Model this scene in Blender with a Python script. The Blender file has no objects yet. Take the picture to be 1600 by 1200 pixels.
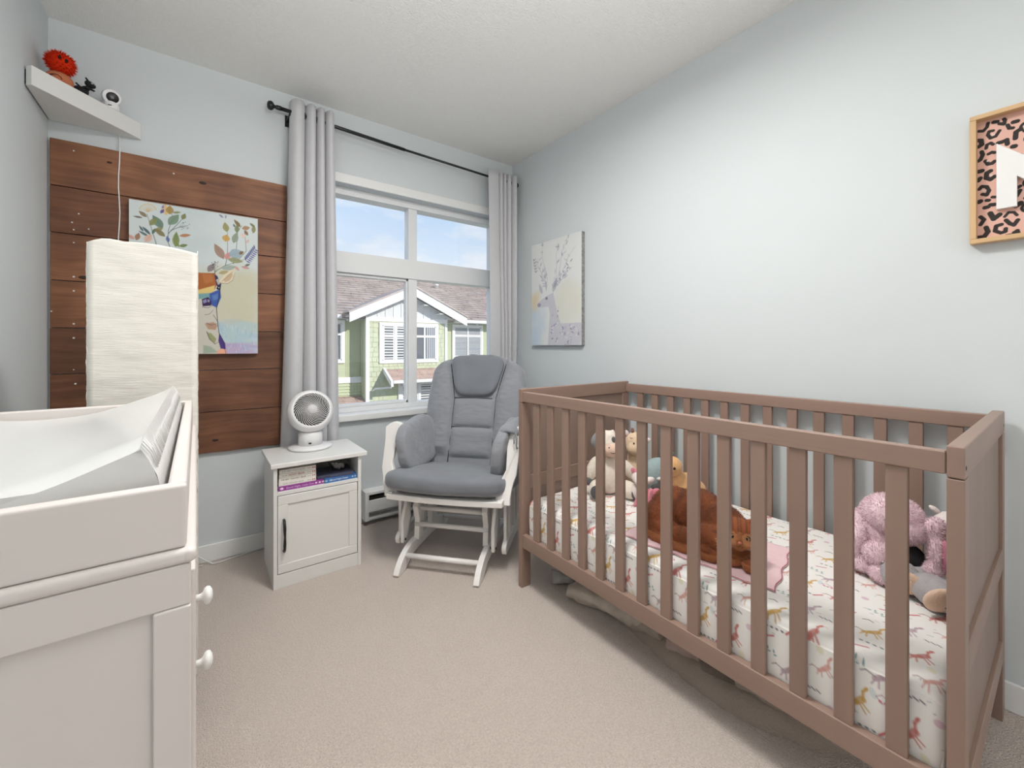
import bpy, bmesh, math, random
import numpy as np
from mathutils import Vector, Matrix, Euler, noise as mnoise
S = bpy.context.scene
C = bpy.context.collection
PI = math.pi
rnd = random.Random(7)

# ---------------------------------------------------------------- camera
cd = bpy.data.cameras.new('camera'); cam = bpy.data.objects.new('camera', cd); C.objects.link(cam)
H = 1.0615
cam.location = (0, 0, H); cam.rotation_euler = (PI/2, 0, -math.radians(36.585))
cd.sensor_width = 36; cd.lens = 36*651.02/1600; cd.shift_y = -(600-542.17)/1600; cd.clip_start = .02
S.camera = cam
# ---------------------------------------------------------------- world, sun, lamps, exposure
S.view_settings.view_transform = 'Standard'; S.view_settings.look = 'None'
S.view_settings.exposure = 0.0; S.view_settings.gamma = 1; S.view_settings.use_curve_mapping = False
def lin(c):
    f = lambda x: x/12.92 if x <= .04045 else ((x+.055)/1.055)**2.4
    return tuple(f(v/255) for v in c)
W = bpy.data.worlds.new('sky'); S.world = W; W.use_nodes = True
nt = W.node_tree; nt.nodes.clear()
def nd(t, ty, **k):
    n = t.nodes.new(ty)
    for a, b in k.items(): setattr(n, a, b)
    return n
def ramp(t, stops, fac):
    r = nd(t, 'ShaderNodeValToRGB'); e = r.color_ramp.elements
    while len(e) < len(stops): e.new(.5)
    for el, (p, c) in zip(e, stops): el.position = p; el.color = (*c, 1)
    t.links.new(fac, r.inputs[0]); return r.outputs[0]
tc = nd(nt, 'ShaderNodeTexCoord'); sx = nd(nt, 'ShaderNodeSeparateXYZ'); nt.links.new(tc.outputs['Generated'], sx.inputs[0])
sky = ramp(nt, [(0, lin((236, 243, 250))), (.14, lin((226, 239, 252))), (.34, lin((184, 214, 247))), (1, lin((120, 170, 232)))], sx.outputs['Z'])
mp = nd(nt, 'ShaderNodeMapping'); mp.inputs['Scale'].default_value = (1.3, 1.3, 3.6); mp.inputs['Location'].default_value = (.35, .1, .2)
nt.links.new(tc.outputs['Generated'], mp.inputs[0])
nz = nd(nt, 'ShaderNodeTexNoise'); nz.inputs['Scale'].default_value = 2.1; nz.inputs['Detail'].default_value = 8; nz.inputs['Roughness'].default_value = .55
nt.links.new(mp.outputs[0], nz.inputs[0])
cf = ramp(nt, [(.50, (0, 0, 0)), (.66, (1, 1, 1))], nz.outputs[0])
mx = nd(nt, 'ShaderNodeMix', data_type='RGBA'); nt.links.new(cf, mx.inputs[0]); nt.links.new(sky, mx.inputs[6]); mx.inputs[7].default_value = (*lin((246, 248, 252)), 1)
bg = nd(nt, 'ShaderNodeBackground'); bg.inputs[1].default_value = 1.08; nt.links.new(mx.outputs[2], bg.inputs[0])
wo = nd(nt, 'ShaderNodeOutputWorld'); nt.links.new(bg.outputs[0], wo.inputs[0])

def light(name, ty, loc, rot, energy, color=(1, 1, 1), **k):
    d = bpy.data.lights.new(name, ty); d.energy = energy; d.color = color
    for a, b in k.items(): setattr(d, a, b)
    o = bpy.data.objects.new(name, d); C.objects.link(o); o.location = loc; o.rotation_euler = rot; return o
sun = light('sun', 'SUN', (0, 0, 20), (0, 0, 0), 4.2, (1, .96, .9), angle=.01)
sun.rotation_euler = Vector((-.46, .76, -.46)).to_track_quat('-Z', 'Y').to_euler()
# added fill lights, all unseen: ceiling disk, spot aimed up, panel before the door
light('added_ceiling_fill', 'AREA', (.70, 1.0, 2.335), (0, 0, 0), 26, (1, .975, .945), shape='DISK', size=.42)
fill_spot = light('added_fill_spot', 'SPOT', (.25, -.60, 1.50), (0, 0, 0), 190, (1, .98, .96), spot_size=math.radians(108), spot_blend=.9, shadow_soft_size=.2)
fill_spot.rotation_euler = Vector((.02, .55, .83)).to_track_quat('-Z', 'Y').to_euler()
light('added_door_fill', 'AREA', (1.0, -1.60, 1.05), (PI/2, 0, 0), 9, (1, .97, .94), shape='RECTANGLE', size=.8, size_y=1.95)

# ---------------------------------------------------------------- materials
def mat(name, col, rough=.5, spec=.5, var=0, vscale=8, bump=0, bscale=60, metal=0, attr=None, sheen=0, coat=0, stretch=None, subs=0, emit=None, trans=0, detail=4, objvar=0, bdist=.01):
    m = bpy.data.materials.new(name); m.use_nodes = True; t = m.node_tree; b = t.nodes['Principled BSDF']
    b.inputs['Roughness'].default_value = rough; b.inputs['Specular IOR Level'].default_value = spec
    b.inputs['Metallic'].default_value = metal; b.inputs['Sheen Weight'].default_value = sheen; b.inputs['Coat Weight'].default_value = coat
    if trans: b.inputs['Transmission Weight'].default_value = trans
    if subs: b.inputs['Subsurface Weight'].default_value = subs; b.inputs['Subsurface Scale'].default_value = .02
    c = lin(col) if col else (1, 1, 1)
    co = nd(t, 'ShaderNodeTexCoord'); src = co.outputs['Object']
    mpn = nd(t, 'ShaderNodeMapping'); t.links.new(src, mpn.inputs[0]); mpn.inputs['Scale'].default_value = stretch or (1, 1, 1); src = mpn.outputs[0]
    if objvar:
        oi = nd(t, 'ShaderNodeObjectInfo'); mu = nd(t, 'ShaderNodeMath', operation='MULTIPLY'); mu.inputs[1].default_value = 37; t.links.new(oi.outputs['Random'], mu.inputs[0])
        cb = nd(t, 'ShaderNodeCombineXYZ')
        for i in range(3): t.links.new(mu.outputs[0], cb.inputs[i])
        t.links.new(cb.outputs[0], mpn.inputs['Location'])
    base = None
    if attr:
        a = nd(t, 'ShaderNodeAttribute', attribute_name='Col'); base = a.outputs['Color']
    else:
        rg = nd(t, 'ShaderNodeRGB'); rg.outputs[0].default_value = (*c, 1); base = rg.outputs[0]
    if var:
        n = nd(t, 'ShaderNodeTexNoise'); n.inputs['Scale'].default_value = vscale; n.inputs['Detail'].default_value = detail; t.links.new(src, n.inputs[0])
        r = nd(t, 'ShaderNodeMapRange'); r.inputs[1].default_value = .25; r.inputs[2].default_value = .75; r.inputs[3].default_value = 1-var; r.inputs[4].default_value = 1+var*.6
        t.links.new(n.outputs[0], r.inputs[0])
        vm = nd(t, 'ShaderNodeVectorMath', operation='SCALE'); t.links.new(base, vm.inputs[0]); t.links.new(r.outputs[0], vm.inputs[3]); base = vm.outputs[0]
    if objvar:
        oi2 = nd(t, 'ShaderNodeObjectInfo'); r = nd(t, 'ShaderNodeMapRange'); r.inputs[3].default_value = 1-objvar; r.inputs[4].default_value = 1+objvar; t.links.new(oi2.outputs['Random'], r.inputs[0])
        vm = nd(t, 'ShaderNodeVectorMath', operation='SCALE'); t.links.new(base, vm.inputs[0]); t.links.new(r.outputs[0], vm.inputs[3]); base = vm.outputs[0]
    t.links.new(base, b.inputs['Base Color'])
    if emit: b.inputs['Emission Color'].default_value = (*lin(col), 1); b.inputs['Emission Strength'].default_value = emit
    if bump:
        n = nd(t, 'ShaderNodeTexNoise'); n.inputs['Scale'].default_value = bscale; n.inputs['Detail'].default_value = 3; t.links.new(src, n.inputs[0])
        bp = nd(t, 'ShaderNodeBump'); bp.inputs['Strength'].default_value = bump; bp.inputs['Distance'].default_value = bdist; t.links.new(n.outputs[0], bp.inputs['Height']); t.links.new(bp.outputs[0], b.inputs['Normal'])
    return m
def glassy(name, fac=.08, col=(1, 1, 1), rough=.02):
    m = bpy.data.materials.new(name); m.use_nodes = True; t = m.node_tree; t.nodes.clear()
    a = nd(t, 'ShaderNodeBsdfTransparent'); a.inputs[0].default_value = (*col, 1); g = nd(t, 'ShaderNodeBsdfGlossy'); g.inputs['Roughness'].default_value = rough
    x = nd(t, 'ShaderNodeMixShader'); x.inputs[0].default_value = fac; o = nd(t, 'ShaderNodeOutputMaterial')
    t.links.new(a.outputs[0], x.inputs[1]); t.links.new(g.outputs[0], x.inputs[2]); t.links.new(x.outputs[0], o.inputs[0]); return m
def filmy(name, col, alpha, rough=.15):
    m = mat(name, col, rough, .6, bump=.5, bscale=22, bdist=.02); m.node_tree.nodes['Principled BSDF'].inputs['Alpha'].default_value = alpha; return m
def plank_mat(name, dark, mid, light_, objvar=.30):
    m = bpy.data.materials.new(name); m.use_nodes = True; t = m.node_tree; b = t.nodes['Principled BSDF']; b.inputs['Roughness'].default_value = .55
    co = nd(t, 'ShaderNodeTexCoord'); oi = nd(t, 'ShaderNodeObjectInfo'); mu = nd(t, 'ShaderNodeMath', operation='MULTIPLY'); mu.inputs[1].default_value = 53; t.links.new(oi.outputs['Random'], mu.inputs[0])
    cb = nd(t, 'ShaderNodeCombineXYZ'); [t.links.new(mu.outputs[0], cb.inputs[i]) for i in (0, 2)]
    ad = nd(t, 'ShaderNodeVectorMath', operation='ADD'); t.links.new(co.outputs['Object'], ad.inputs[0]); t.links.new(cb.outputs[0], ad.inputs[1])
    # slow warp of the grain lines
    n0 = nd(t, 'ShaderNodeTexNoise'); n0.inputs['Scale'].default_value = 3.2; n0.inputs['Detail'].default_value = 2; t.links.new(ad.outputs[0], n0.inputs[0])
    ms = nd(t, 'ShaderNodeVectorMath', operation='SCALE'); ms.inputs[3].default_value = .07; t.links.new(n0.outputs['Color'], ms.inputs[0])
    ad2 = nd(t, 'ShaderNodeVectorMath', operation='ADD'); t.links.new(ad.outputs[0], ad2.inputs[0]); t.links.new(ms.outputs[0], ad2.inputs[1])
    mp = nd(t, 'ShaderNodeMapping'); mp.inputs['Scale'].default_value = (1.0, 1, 17); t.links.new(ad2.outputs[0], mp.inputs[0])
    n1 = nd(t, 'ShaderNodeTexNoise'); n1.inputs['Scale'].default_value = 2.2; n1.inputs['Detail'].default_value = 7; n1.inputs['Roughness'].default_value = .6; t.links.new(mp.outputs[0], n1.inputs[0])
    n2 = nd(t, 'ShaderNodeTexNoise'); n2.inputs['Scale'].default_value = 4; n2.inputs['Detail'].default_value = 3; t.links.new(ad.outputs[0], n2.inputs[0])
    av = nd(t, 'ShaderNodeMix', data_type='FLOAT'); av.inputs[0].default_value = .5; t.links.new(n1.outputs[0], av.inputs[2]); t.links.new(n2.outputs[0], av.inputs[3])
    col = ramp(t, [(.34, lin(dark)), (.5, lin(mid)), (.66, lin(light_))], av.outputs[0])
    r = nd(t, 'ShaderNodeMapRange'); r.inputs[3].default_value = 1-objvar; r.inputs[4].default_value = 1+objvar; t.links.new(oi.outputs['Random'], r.inputs[0])
    vm = nd(t, 'ShaderNodeVectorMath', operation='SCALE'); t.links.new(col, vm.inputs[0]); t.links.new(r.outputs[0], vm.inputs[3]); t.links.new(vm.outputs[0], b.inputs['Base Color'])
    bp = nd(t, 'ShaderNodeBump'); bp.inputs['Strength'].default_value = .25; bp.inputs['Distance'].default_value = .004; t.links.new(n1.outputs[0], bp.inputs['Height']); t.links.new(bp.outputs[0], b.inputs['Normal'])
    return m

# ---------------------------------------------------------------- mesh helpers
class MB:
    def __init__(s): s.v = []; s.f = []; s.M = None; s.sm = []
    def add(s, vs, fs, smooth=False):
        o = len(s.v)
        for p in vs:
            p = Vector(p)
            if s.M is not None: p = s.M @ p
            s.v.append(tuple(p))
        for f in fs: s.f.append(tuple(i+o for i in f)); s.sm.append(smooth)
        return s
    def box(s, x0, x1, y0, y1, z0, z1):
        return s.add([(x, y, z) for z in (z0, z1) for y in (y0, y1) for x in (x0, x1)],
                     [(0, 2, 3, 1), (4, 5, 7, 6), (0, 1, 5, 4), (2, 6, 7, 3), (0, 4, 6, 2), (1, 3, 7, 5)])
    def prism(s, poly, axis, d0, d1):   # poly in the other two axes, order (x,y)/(x,z)/(y,z)
        n = len(poly)
        def P(a, b, d): return {'x': (d, a, b), 'y': (a, d, b), 'z': (a, b, d)}[axis]
        vs = [P(a, b, d0) for a, b in poly]+[P(a, b, d1) for a, b in poly]
        return s.add(vs, [tuple(range(n))[::-1], tuple(range(n, 2*n))]+[(i, (i+1) % n, (i+1) % n+n, i+n) for i in range(n)])
    def tube(s, pts, r, n=10, closed=False, cap=True):
        pts = [Vector(p) for p in pts]; m = len(pts)
        rs = r if isinstance(r, (list, tuple)) else [r]*m
        vs = []; up = None
        for i, p in enumerate(pts):
            if closed: d = pts[(i+1) % m]-pts[i-1]
            else: d = pts[min(i+1, m-1)]-pts[max(i-1, 0)]
            d.normalize()
            if up is None: up = Vector((0, 0, 1)) if abs(d.z) < .9 else Vector((1, 0, 0))
            a = d.cross(up).normalized(); b = a.cross(d).normalized(); up = b
            for k in range(n):
                t = 2*PI*k/n; vs.append(p+(a*math.cos(t)+b*math.sin(t))*rs[i])
        fs = []
        for i in range(m if closed else m-1):
            for k in range(n):
                j = (i+1) % m; fs.append((i*n+k, j*n+k, j*n+(k+1) % n, i*n+(k+1) % n))
        s.add(vs, fs, True)
        if cap and not closed:
            o = len(s.v)-m*n; s.f.append(tuple(o+k for k in range(n))); s.sm.append(False); s.f.append(tuple(o+(m-1)*n+k for k in range(n))[::-1]); s.sm.append(False)
        return s
    def cyl(s, p0, p1, r, n=16, r1=None): return s.tube([p0, p1], [r, r if r1 is None else r1], n)
    def lathe(s, prof, c=(0, 0, 0), n=28, rot=None):
        vs = []; c = Vector(c)
        for r, z in prof:
            for k in range(n):
                t = 2*PI*k/n; p = Vector((r*math.cos(t), r*math.sin(t), z))
                if rot is not None: p = rot @ p
                vs.append(p+c)
        m = len(prof); fs = []
        for i in range(m-1):
            for k in range(n): fs.append((i*n+k, i*n+(k+1) % n, (i+1)*n+(k+1) % n, (i+1)*n+k))
        s.add(vs, fs, True); o = len(s.v)-m*n
        if prof[0][0] > 1e-5: s.f.append(tuple(o+k for k in range(n))[::-1]); s.sm.append(False)
        if prof[-1][0] > 1e-5: s.f.append(tuple(o+(m-1)*n+k for k in range(n))); s.sm.append(False)
        return s
    def ell(s, c, r, rot=(0, 0, 0), nu=20, nv=12, e=1.0):
        R = Euler(rot).to_matrix(); c = Vector(c)
        if not isinstance(r, (tuple, list)): r = (r, r, r)
        sg = lambda x: math.copysign(abs(x)**e, x)
        vs = []
        for i in range(nv+1):
            a = -PI/2+PI*i/nv
            for k in range(nu):
                t = 2*PI*k/nu
                vs.append(c+R @ Vector((r[0]*sg(math.cos(a))*sg(math.cos(t)), r[1]*sg(math.cos(a))*sg(math.sin(t)), r[2]*sg(math.sin(a)))))
        return s.add(vs, [(i*nu+k, i*nu+(k+1) % nu, (i+1)*nu+(k+1) % nu, (i+1)*nu+k) for i in range(nv) for k in range(nu)], True)
    def grid(s, fn, nu, nv, smooth=True):
        vs = [fn(i/nu, j/nv) for j in range(nv+1) for i in range(nu+1)]
        return s.add(vs, [(j*(nu+1)+i, j*(nu+1)+i+1, (j+1)*(nu+1)+i+1, (j+1)*(nu+1)+i) for j in range(nv) for i in range(nu)], smooth)
    def mesh(s, name):
        me = bpy.data.meshes.new(name); me.from_pydata(s.v, [], s.f)
        me.polygons.foreach_set('use_smooth', s.sm); me.update(); return me
    def build(s, name, m, parent=None, bevel=0, seg=2, sub=0, solid=0, smooth=None, disp=None, remesh=0, fixn=False):
        me = s.mesh(name)
        if smooth is not None: me.polygons.foreach_set('use_smooth', [smooth]*len(me.polygons))
        if fixn:
            b = bmesh.new(); b.from_mesh(me); bmesh.ops.remove_doubles(b, verts=b.verts, dist=1e-6); bmesh.ops.recalc_face_normals(b, faces=b.faces); b.to_mesh(me); b.free()
        return link(me, name, m, parent, bevel, seg, sub, solid, disp, remesh)
def link(me, name, m, parent=None, bevel=0, seg=2, sub=0, solid=0, disp=None, remesh=0):
    o = bpy.data.objects.new(name, me); C.objects.link(o); o.parent = parent
    if m is not None: me.materials.append(m)
    if remesh:
        k = o.modifiers.new('r', 'REMESH'); k.mode = 'VOXEL'; k.voxel_size = remesh; k.use_smooth_shade = True
        k = o.modifiers.new('s', 'SMOOTH'); k.iterations = 6
    if disp:
        tx = bpy.data.textures.new('clouds_'+name, 'CLOUDS'); tx.noise_scale = disp[1]; k = o.modifiers.new('d', 'DISPLACE'); k.texture = tx; k.strength = disp[0]; k.texture_coords = 'LOCAL'
    if bevel:
        k = o.modifiers.new('b', 'BEVEL'); k.width = bevel; k.segments = seg; k.limit_method = 'ANGLE'; k.angle_limit = math.radians(40)
        me.polygons.foreach_set('use_smooth', [True]*len(me.polygons)); w = o.modifiers.new('w', 'WEIGHTED_NORMAL'); w.keep_sharp = False
    if solid: k = o.modifiers.new('so', 'SOLIDIFY'); k.thickness = solid; k.offset = 0
    if sub: k = o.modifiers.new('ss', 'SUBSURF'); k.levels = sub; k.render_levels = sub
    return o
def thing(name, label, cat, loc=(0, 0, 0), rotz=0, group=None):
    o = bpy.data.objects.new(name, None); C.objects.link(o); o.location = loc; o.rotation_euler = (0, 0, rotz); o.empty_display_size = .1
    return tag(o, label, cat, group)
def tag(o, label, cat, group=None):
    o['label'] = label; o['category'] = cat
    if group: o['group'] = group
    return o
def struct(name, mb, m, bevel=0, **k):
    o = mb.build(name, m, None, bevel, **k); o['kind'] = 'structure'; return o
def local(mb_fn, T):   # geometry written in world coordinates inside a thing placed at T
    pass
def textmesh(body, size, name, m, parent, M, depth=.0004, align='LEFT', sx=1):
    cu = bpy.data.curves.new(name, 'FONT'); cu.body = body; cu.size = size; cu.extrude = depth; cu.align_x = align; cu.align_y = 'CENTER'
    o = bpy.data.objects.new(name, cu); C.objects.link(o)
    dg = bpy.context.evaluated_depsgraph_get(); me = bpy.data.meshes.new_from_object(o.evaluated_get(dg)); bpy.data.objects.remove(o); bpy.data.curves.remove(cu)
    me.transform(M @ Matrix.Diagonal((sx, 1, 1, 1))); me.materials.clear()
    return link(me, name, m, parent)
def fused(mb, voxel, it=8):     # one continuous skin over overlapping shapes
    me = mb.mesh('f'); o = bpy.data.objects.new('f', me); C.objects.link(o)
    k = o.modifiers.new('r', 'REMESH'); k.mode = 'VOXEL'; k.voxel_size = voxel; k.use_smooth_shade = True
    k = o.modifiers.new('s', 'SMOOTH'); k.iterations = it
    dg = bpy.context.evaluated_depsgraph_get(); r = bpy.data.meshes.new_from_object(o.evaluated_get(dg)); bpy.data.objects.remove(o)
    r.polygons.foreach_set('use_smooth', [True]*len(r.polygons)); return r
def paintverts(me, fn):
    a = me.color_attributes.new('Col', 'FLOAT_COLOR', 'POINT')
    buf = np.ones((len(me.vertices), 4), dtype=np.float32)
    for i, v in enumerate(me.vertices): buf[i, :3] = fn(v.co, v.normal)
    a.data.foreach_set('color', buf.ravel())
def tufts(me, name, m, parent, n, ln, wd, fn=None, down=.25, seed=1, lay=None):
    r = random.Random(seed); vs = []; fs = []; cols = []
    polys = me.polygons; areas = np.cumsum([p.area for p in polys]); tot = areas[-1]
    for i in range(n):
        p = polys[min(int(np.searchsorted(areas, r.random()*tot)), len(polys)-1)]
        co = [me.vertices[k].co for k in p.vertices]; w = [r.random() for _ in co]; sw = sum(w)
        c = sum((co[k]*(w[k]/sw) for k in range(len(co))), Vector()); nn = p.normal
        t = nn.cross(Vector((r.uniform(-1, 1), r.uniform(-1, 1), r.uniform(-1, 1))))
        if t.length < 1e-4: continue
        t.normalize(); d = (nn+t.cross(nn)*r.uniform(-.5, .5)+Vector((0, 0, -down))).normalized()
        if lay is not None: d = (nn*.45+(lay-nn*lay.dot(nn)).normalized()*.9+d*.35).normalized()
        L = (ln(c) if callable(ln) else ln)*r.uniform(.6, 1.2); o = len(vs)
        vs += [c-t*wd-nn*.001, c+t*wd-nn*.001, c+d*L]; fs.append((o, o+1, o+2))
        if fn: cc = fn(c, nn); cols += [cc]*3
    q = bpy.data.meshes.new(name); q.from_pydata([tuple(v) for v in vs], [], fs)
    if fn:
        a = q.color_attributes.new('Col', 'FLOAT_COLOR', 'POINT'); b = np.ones((len(vs), 4), dtype=np.float32); b[:, :3] = cols; a.data.foreach_set('color', b.ravel())
    o = link(q, name, m, parent); o['kind'] = 'stuff'; return o

# ---------------------------------------------------------------- flat print painter (colour of real printed surfaces)
class Canvas:
    def __init__(s, w, h, nx, ny, col):
        s.w, s.h, s.nx, s.ny = w, h, nx, ny
        s.a = np.empty((ny, nx, 3)); s.a[:] = lin(col)
        s.x, s.y = np.meshgrid((np.arange(nx))/(nx-1)*w, (np.arange(ny))/(ny-1)*h)
        s.px = w/(nx-1)
    def blend(s, m, col, al=1):
        m = (np.clip(m, 0, 1)*al)[..., None]; s.a = s.a*(1-m)+np.array(lin(col))*m
    def _win(s, x0, x1, y0, y1):
        i0 = max(0, int(x0/s.px)-2); i1 = min(s.nx, int(x1/s.px)+3); j0 = max(0, int(y0/s.px)-2); j1 = min(s.ny, int(y1/s.px)+3)
        return (slice(j0, max(j1, j0)), slice(i0, max(i1, i0)))
    def wb(s, w, m, col, al):
        m = (np.clip(m, 0, 1)*al)[..., None]; s.a[w] = s.a[w]*(1-m)+np.array(lin(col))*m
    def ell(s, cx, cy, rx, ry, col, ang=0, al=1, soft=1.):
        R = max(rx, ry)*1.2+s.px*2; w = s._win(cx-R, cx+R, cy-R, cy+R); X, Y = s.x[w]-cx, s.y[w]-cy
        if X.size == 0: return
        c, q = math.cos(ang), math.sin(ang); u = X*c+Y*q; v = -X*q+Y*c
        d = (1-np.sqrt((u/rx)**2+(v/ry)**2))*min(rx, ry)/s.px/soft+.5; s.wb(w, d, col, al)
    def line(s, pts, wd, col, al=1, taper=0):
        n = len(pts)-1
        for i in range(n):
            (x0, y0), (x1, y1) = pts[i], pts[i+1]; w = s._win(min(x0, x1)-wd, max(x0, x1)+wd, min(y0, y1)-wd, max(y0, y1)+wd)
            X, Y = s.x[w], s.y[w]
            if X.size == 0: continue
            dx, dy = x1-x0, y1-y0; L = dx*dx+dy*dy+1e-12; t = np.clip(((X-x0)*dx+(Y-y0)*dy)/L, 0, 1)
            ww = wd*(1-taper*((i+t)/n)); d = np.hypot(X-x0-t*dx, Y-y0-t*dy); s.wb(w, (ww/2-d)/s.px+.5, col, al)
    def poly(s, pts, col, al=1, soft=1):
        xs = [p[0] for p in pts]; ys = [p[1] for p in pts]; w = s._win(min(xs), max(xs), min(ys), max(ys)); X, Y = s.x[w], s.y[w]
        if X.size == 0: return
        ins = np.zeros(X.shape, bool); D = np.full(X.shape, 1e9); n = len(pts)
        for i in range(n):
            (x0, y0), (x1, y1) = pts[i], pts[(i+1) % n]
            cnd = (y0 > Y) != (y1 > Y)
            with np.errstate(divide='ignore', invalid='ignore'): ins ^= cnd & (X < (x1-x0)*(Y-y0)/((y1-y0) if y1 != y0 else 1e-12)+x0)
            dx, dy = x1-x0, y1-y0; L = dx*dx+dy*dy+1e-12; t = np.clip(((X-x0)*dx+(Y-y0)*dy)/L, 0, 1); D = np.minimum(D, np.hypot(X-x0-t*dx, Y-y0-t*dy))
        s.wb(w, np.where(ins, D, -D)/s.px/soft+.5, col, al)
    def leaf(s, x, y, L, wd, ang, col, al=1, vein=None):
        c, q = math.cos(ang), math.sin(ang); P = []
        for k in range(9):
            t = k/8; P.append((t*L, wd/2*math.sin(PI*t**.85)))
        P = P+[(a, -b) for a, b in P[-2:0:-1]]
        s.poly([(x+a*c-b*q, y+a*q+b*c) for a, b in P], col, al)
        if vein: s.line([(x, y), (x+L*c*.9, y+L*q*.9)], s.px*.8, vein, .6)
    def clouds(s, col, sc, th, al, seed):
        r = np.random.RandomState(seed); f = np.zeros(s.x.shape)
        for k in range(5):
            g = r.rand(int(s.h*sc*2**k)+3, int(s.w*sc*2**k)+3); gx = s.x*sc*2**k; gy = s.y*sc*2**k
            i = gx.astype(int); j = gy.astype(int); fx = gx-i; fy = gy-j; fx = fx*fx*(3-2*fx); fy = fy*fy*(3-2*fy)
            f += .5**(k+1)*((g[j, i]*(1-fx)+g[j, i+1]*fx)*(1-fy)+(g[j+1, i]*(1-fx)+g[j+1, i+1]*fx)*fy)
        s.blend((f-th)*6+.5, col, al)
    def sheet(s, name, m, parent, fn, me_only=False):   # fn(u,v) -> position, one colour per vertex
        U = s.x/s.w; V = s.y/s.h; co = fn(U, V); co = np.stack(co, -1).reshape(-1, 3).astype(np.float32)
        nx, ny = s.nx, s.ny; idx = np.arange(nx*ny).reshape(ny, nx)
        q = np.stack([idx[:-1, :-1], idx[:-1, 1:], idx[1:, 1:], idx[1:, :-1]], -1).reshape(-1, 4)
        me = bpy.data.meshes.new(name); me.vertices.add(len(co)); me.vertices.foreach_set('co', co.ravel())
        me.loops.add(q.size); me.loops.foreach_set('vertex_index', q.ravel().astype(np.int32))
        me.polygons.add(len(q)); me.polygons.foreach_set('loop_start', np.arange(0, q.size, 4, dtype=np.int32)); me.polygons.foreach_set('loop_total', np.full(len(q), 4, dtype=np.int32))
        me.polygons.foreach_set('use_smooth', [True]*len(q)); me.update(calc_edges=True)
        a = me.color_attributes.new('Col', 'FLOAT_COLOR', 'POINT'); b = np.ones((len(co), 4), dtype=np.float32); b[:, :3] = s.a.reshape(-1, 3); a.data.foreach_set('color', b.ravel())
        return link(me, name, m, parent)
M = {}
M['wall'] = mat('wall_paint', (214, 220, 222), .62, .35, var=.02, vscale=1.5, bump=.12, bscale=260, bdist=.002)
M['ceil'] = mat('ceiling_texture', (242, 242, 240), .9, .2, var=.03, vscale=140, bump=.7, bscale=170, bdist=.006)
M['carpet'] = mat('carpet_pile', (226, 211, 200), .95, .1, var=.16, vscale=170, bump=.95, bscale=230, bdist=.012, sheen=.3, detail=5)
M['trim'] = mat('white_trim_paint', (236, 237, 236), .4, .5)
M['vinyl'] = mat('window_vinyl', (232, 234, 235), .35, .5)
M['white'] = mat('white_lacquer', (222, 215, 211), .33, .5)
M['white2'] = mat('white_melamine', (228, 228, 225), .38, .5)
M['wplastic'] = mat('white_plastic', (235, 235, 236), .3, .5)
M['crib'] = mat('grey_brown_stained_beech', (150, 125, 112), .42, .45, var=.13, vscale=9, stretch=(1, 1, .08), objvar=.05, bump=.05, bscale=60)
M['cribh'] = mat('grey_brown_stained_beech_rail', (152, 127, 114), .42, .45, var=.12, vscale=9, stretch=(.3, .08, 1.6), bump=.05)
M['cribpanel'] = mat('grey_brown_stained_panel', (144, 124, 113), .45, .45, var=.14, vscale=10, stretch=(1, 1, .06))
M['plank'] = plank_mat('stained_cedar_planks', (86, 52, 34), (118, 76, 51), (146, 98, 68))
M['dark'] = mat('dark_gap', (28, 24, 22), .8, .2)
M['black'] = mat('black_metal', (24, 25, 28), .35, .5)
M['curtain'] = mat('grey_curtain_cloth', (205, 205, 208), .85, .2, var=.03, vscale=40, bump=.15, bscale=500, sheen=.3)
M['glass'] = glassy('window_glass', .06)
M['greycloth'] = mat('grey_microfibre', (143, 146, 152), .85, .25, var=.10, vscale=7, sheen=.4, bump=.45, bscale=16, bdist=.014, stretch=(.5, 1, 1.6))
M['greycloth2'] = mat('grey_microfibre_headrest', (124, 128, 135), .85, .25, var=.12, vscale=8, sheen=.4, bump=.35, bscale=10, bdist=.012)
M['seam'] = mat('dark_grey_seam', (62, 64, 70), .9, .1)
M['chairwood'] = mat('white_painted_wood', (236, 234, 231), .36, .5)
M['paper'] = mat('crinkled_paper_shade', (227, 224, 216), .9, .1, var=.02, vscale=6, stretch=(1, 1, 14), bump=.30, bscale=30, bdist=.003)
M['print'] = mat('printed_canvas', None, .7, .25, attr=True, bump=.1, bscale=900, bdist=.001)
M['printcloth'] = mat('printed_cotton', None, .85, .15, attr=True, bump=.2, bscale=25, bdist=.006)
M['oak'] = mat('light_oak', (212, 176, 132), .45, .4, var=.14, vscale=10, stretch=(1, 1, .15))
M['white_letter'] = mat('white_painted_letter', (240, 240, 238), .5, .4)

# ---------------------------------------------------------------- room shell
XL, XR, YB, YF, ZC = -.519, 1.897, 2.553, -1.75, 2.44
struct('floor', MB().box(XL-.2, XR+.2, YF-.2, YB+.2, -.15, 0), M['carpet'])
struct('ceiling', MB().box(XL-.2, XR+.2, YF-.2, YB+.2, ZC, ZC+.25), M['ceil'])
struct('wall_left', MB().box(XL-.2, XL, YF-.2, YB+.2, 0, ZC), M['wall'])
struct('wall_right', MB().box(XR, XR+.2, YF-.2, YB+.2, 0, ZC), M['wall'])
DX0, DX1, DZ = .75, 1.56, 2.05      # doorway in the wall behind the camera
struct('wall_front', MB().box(XL, DX0, YF-.15, YF, 0, ZC).box(DX1, XR, YF-.15, YF, 0, ZC).box(DX0, DX1, YF-.15, YF, DZ, ZC), M['wall'])
WX0, WX1, WZ0, WZ1 = .49, 1.805, .665, 2.022
struct('wall_back', MB().box(XL, WX0, YB, YB+.2, 0, ZC).box(WX1, XR, YB, YB+.2, 0, ZC).box(WX0, WX1, YB, YB+.2, 0, WZ0-.03).box(WX0, WX1, YB, YB+.2, WZ1, ZC), M['wall'])
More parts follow.
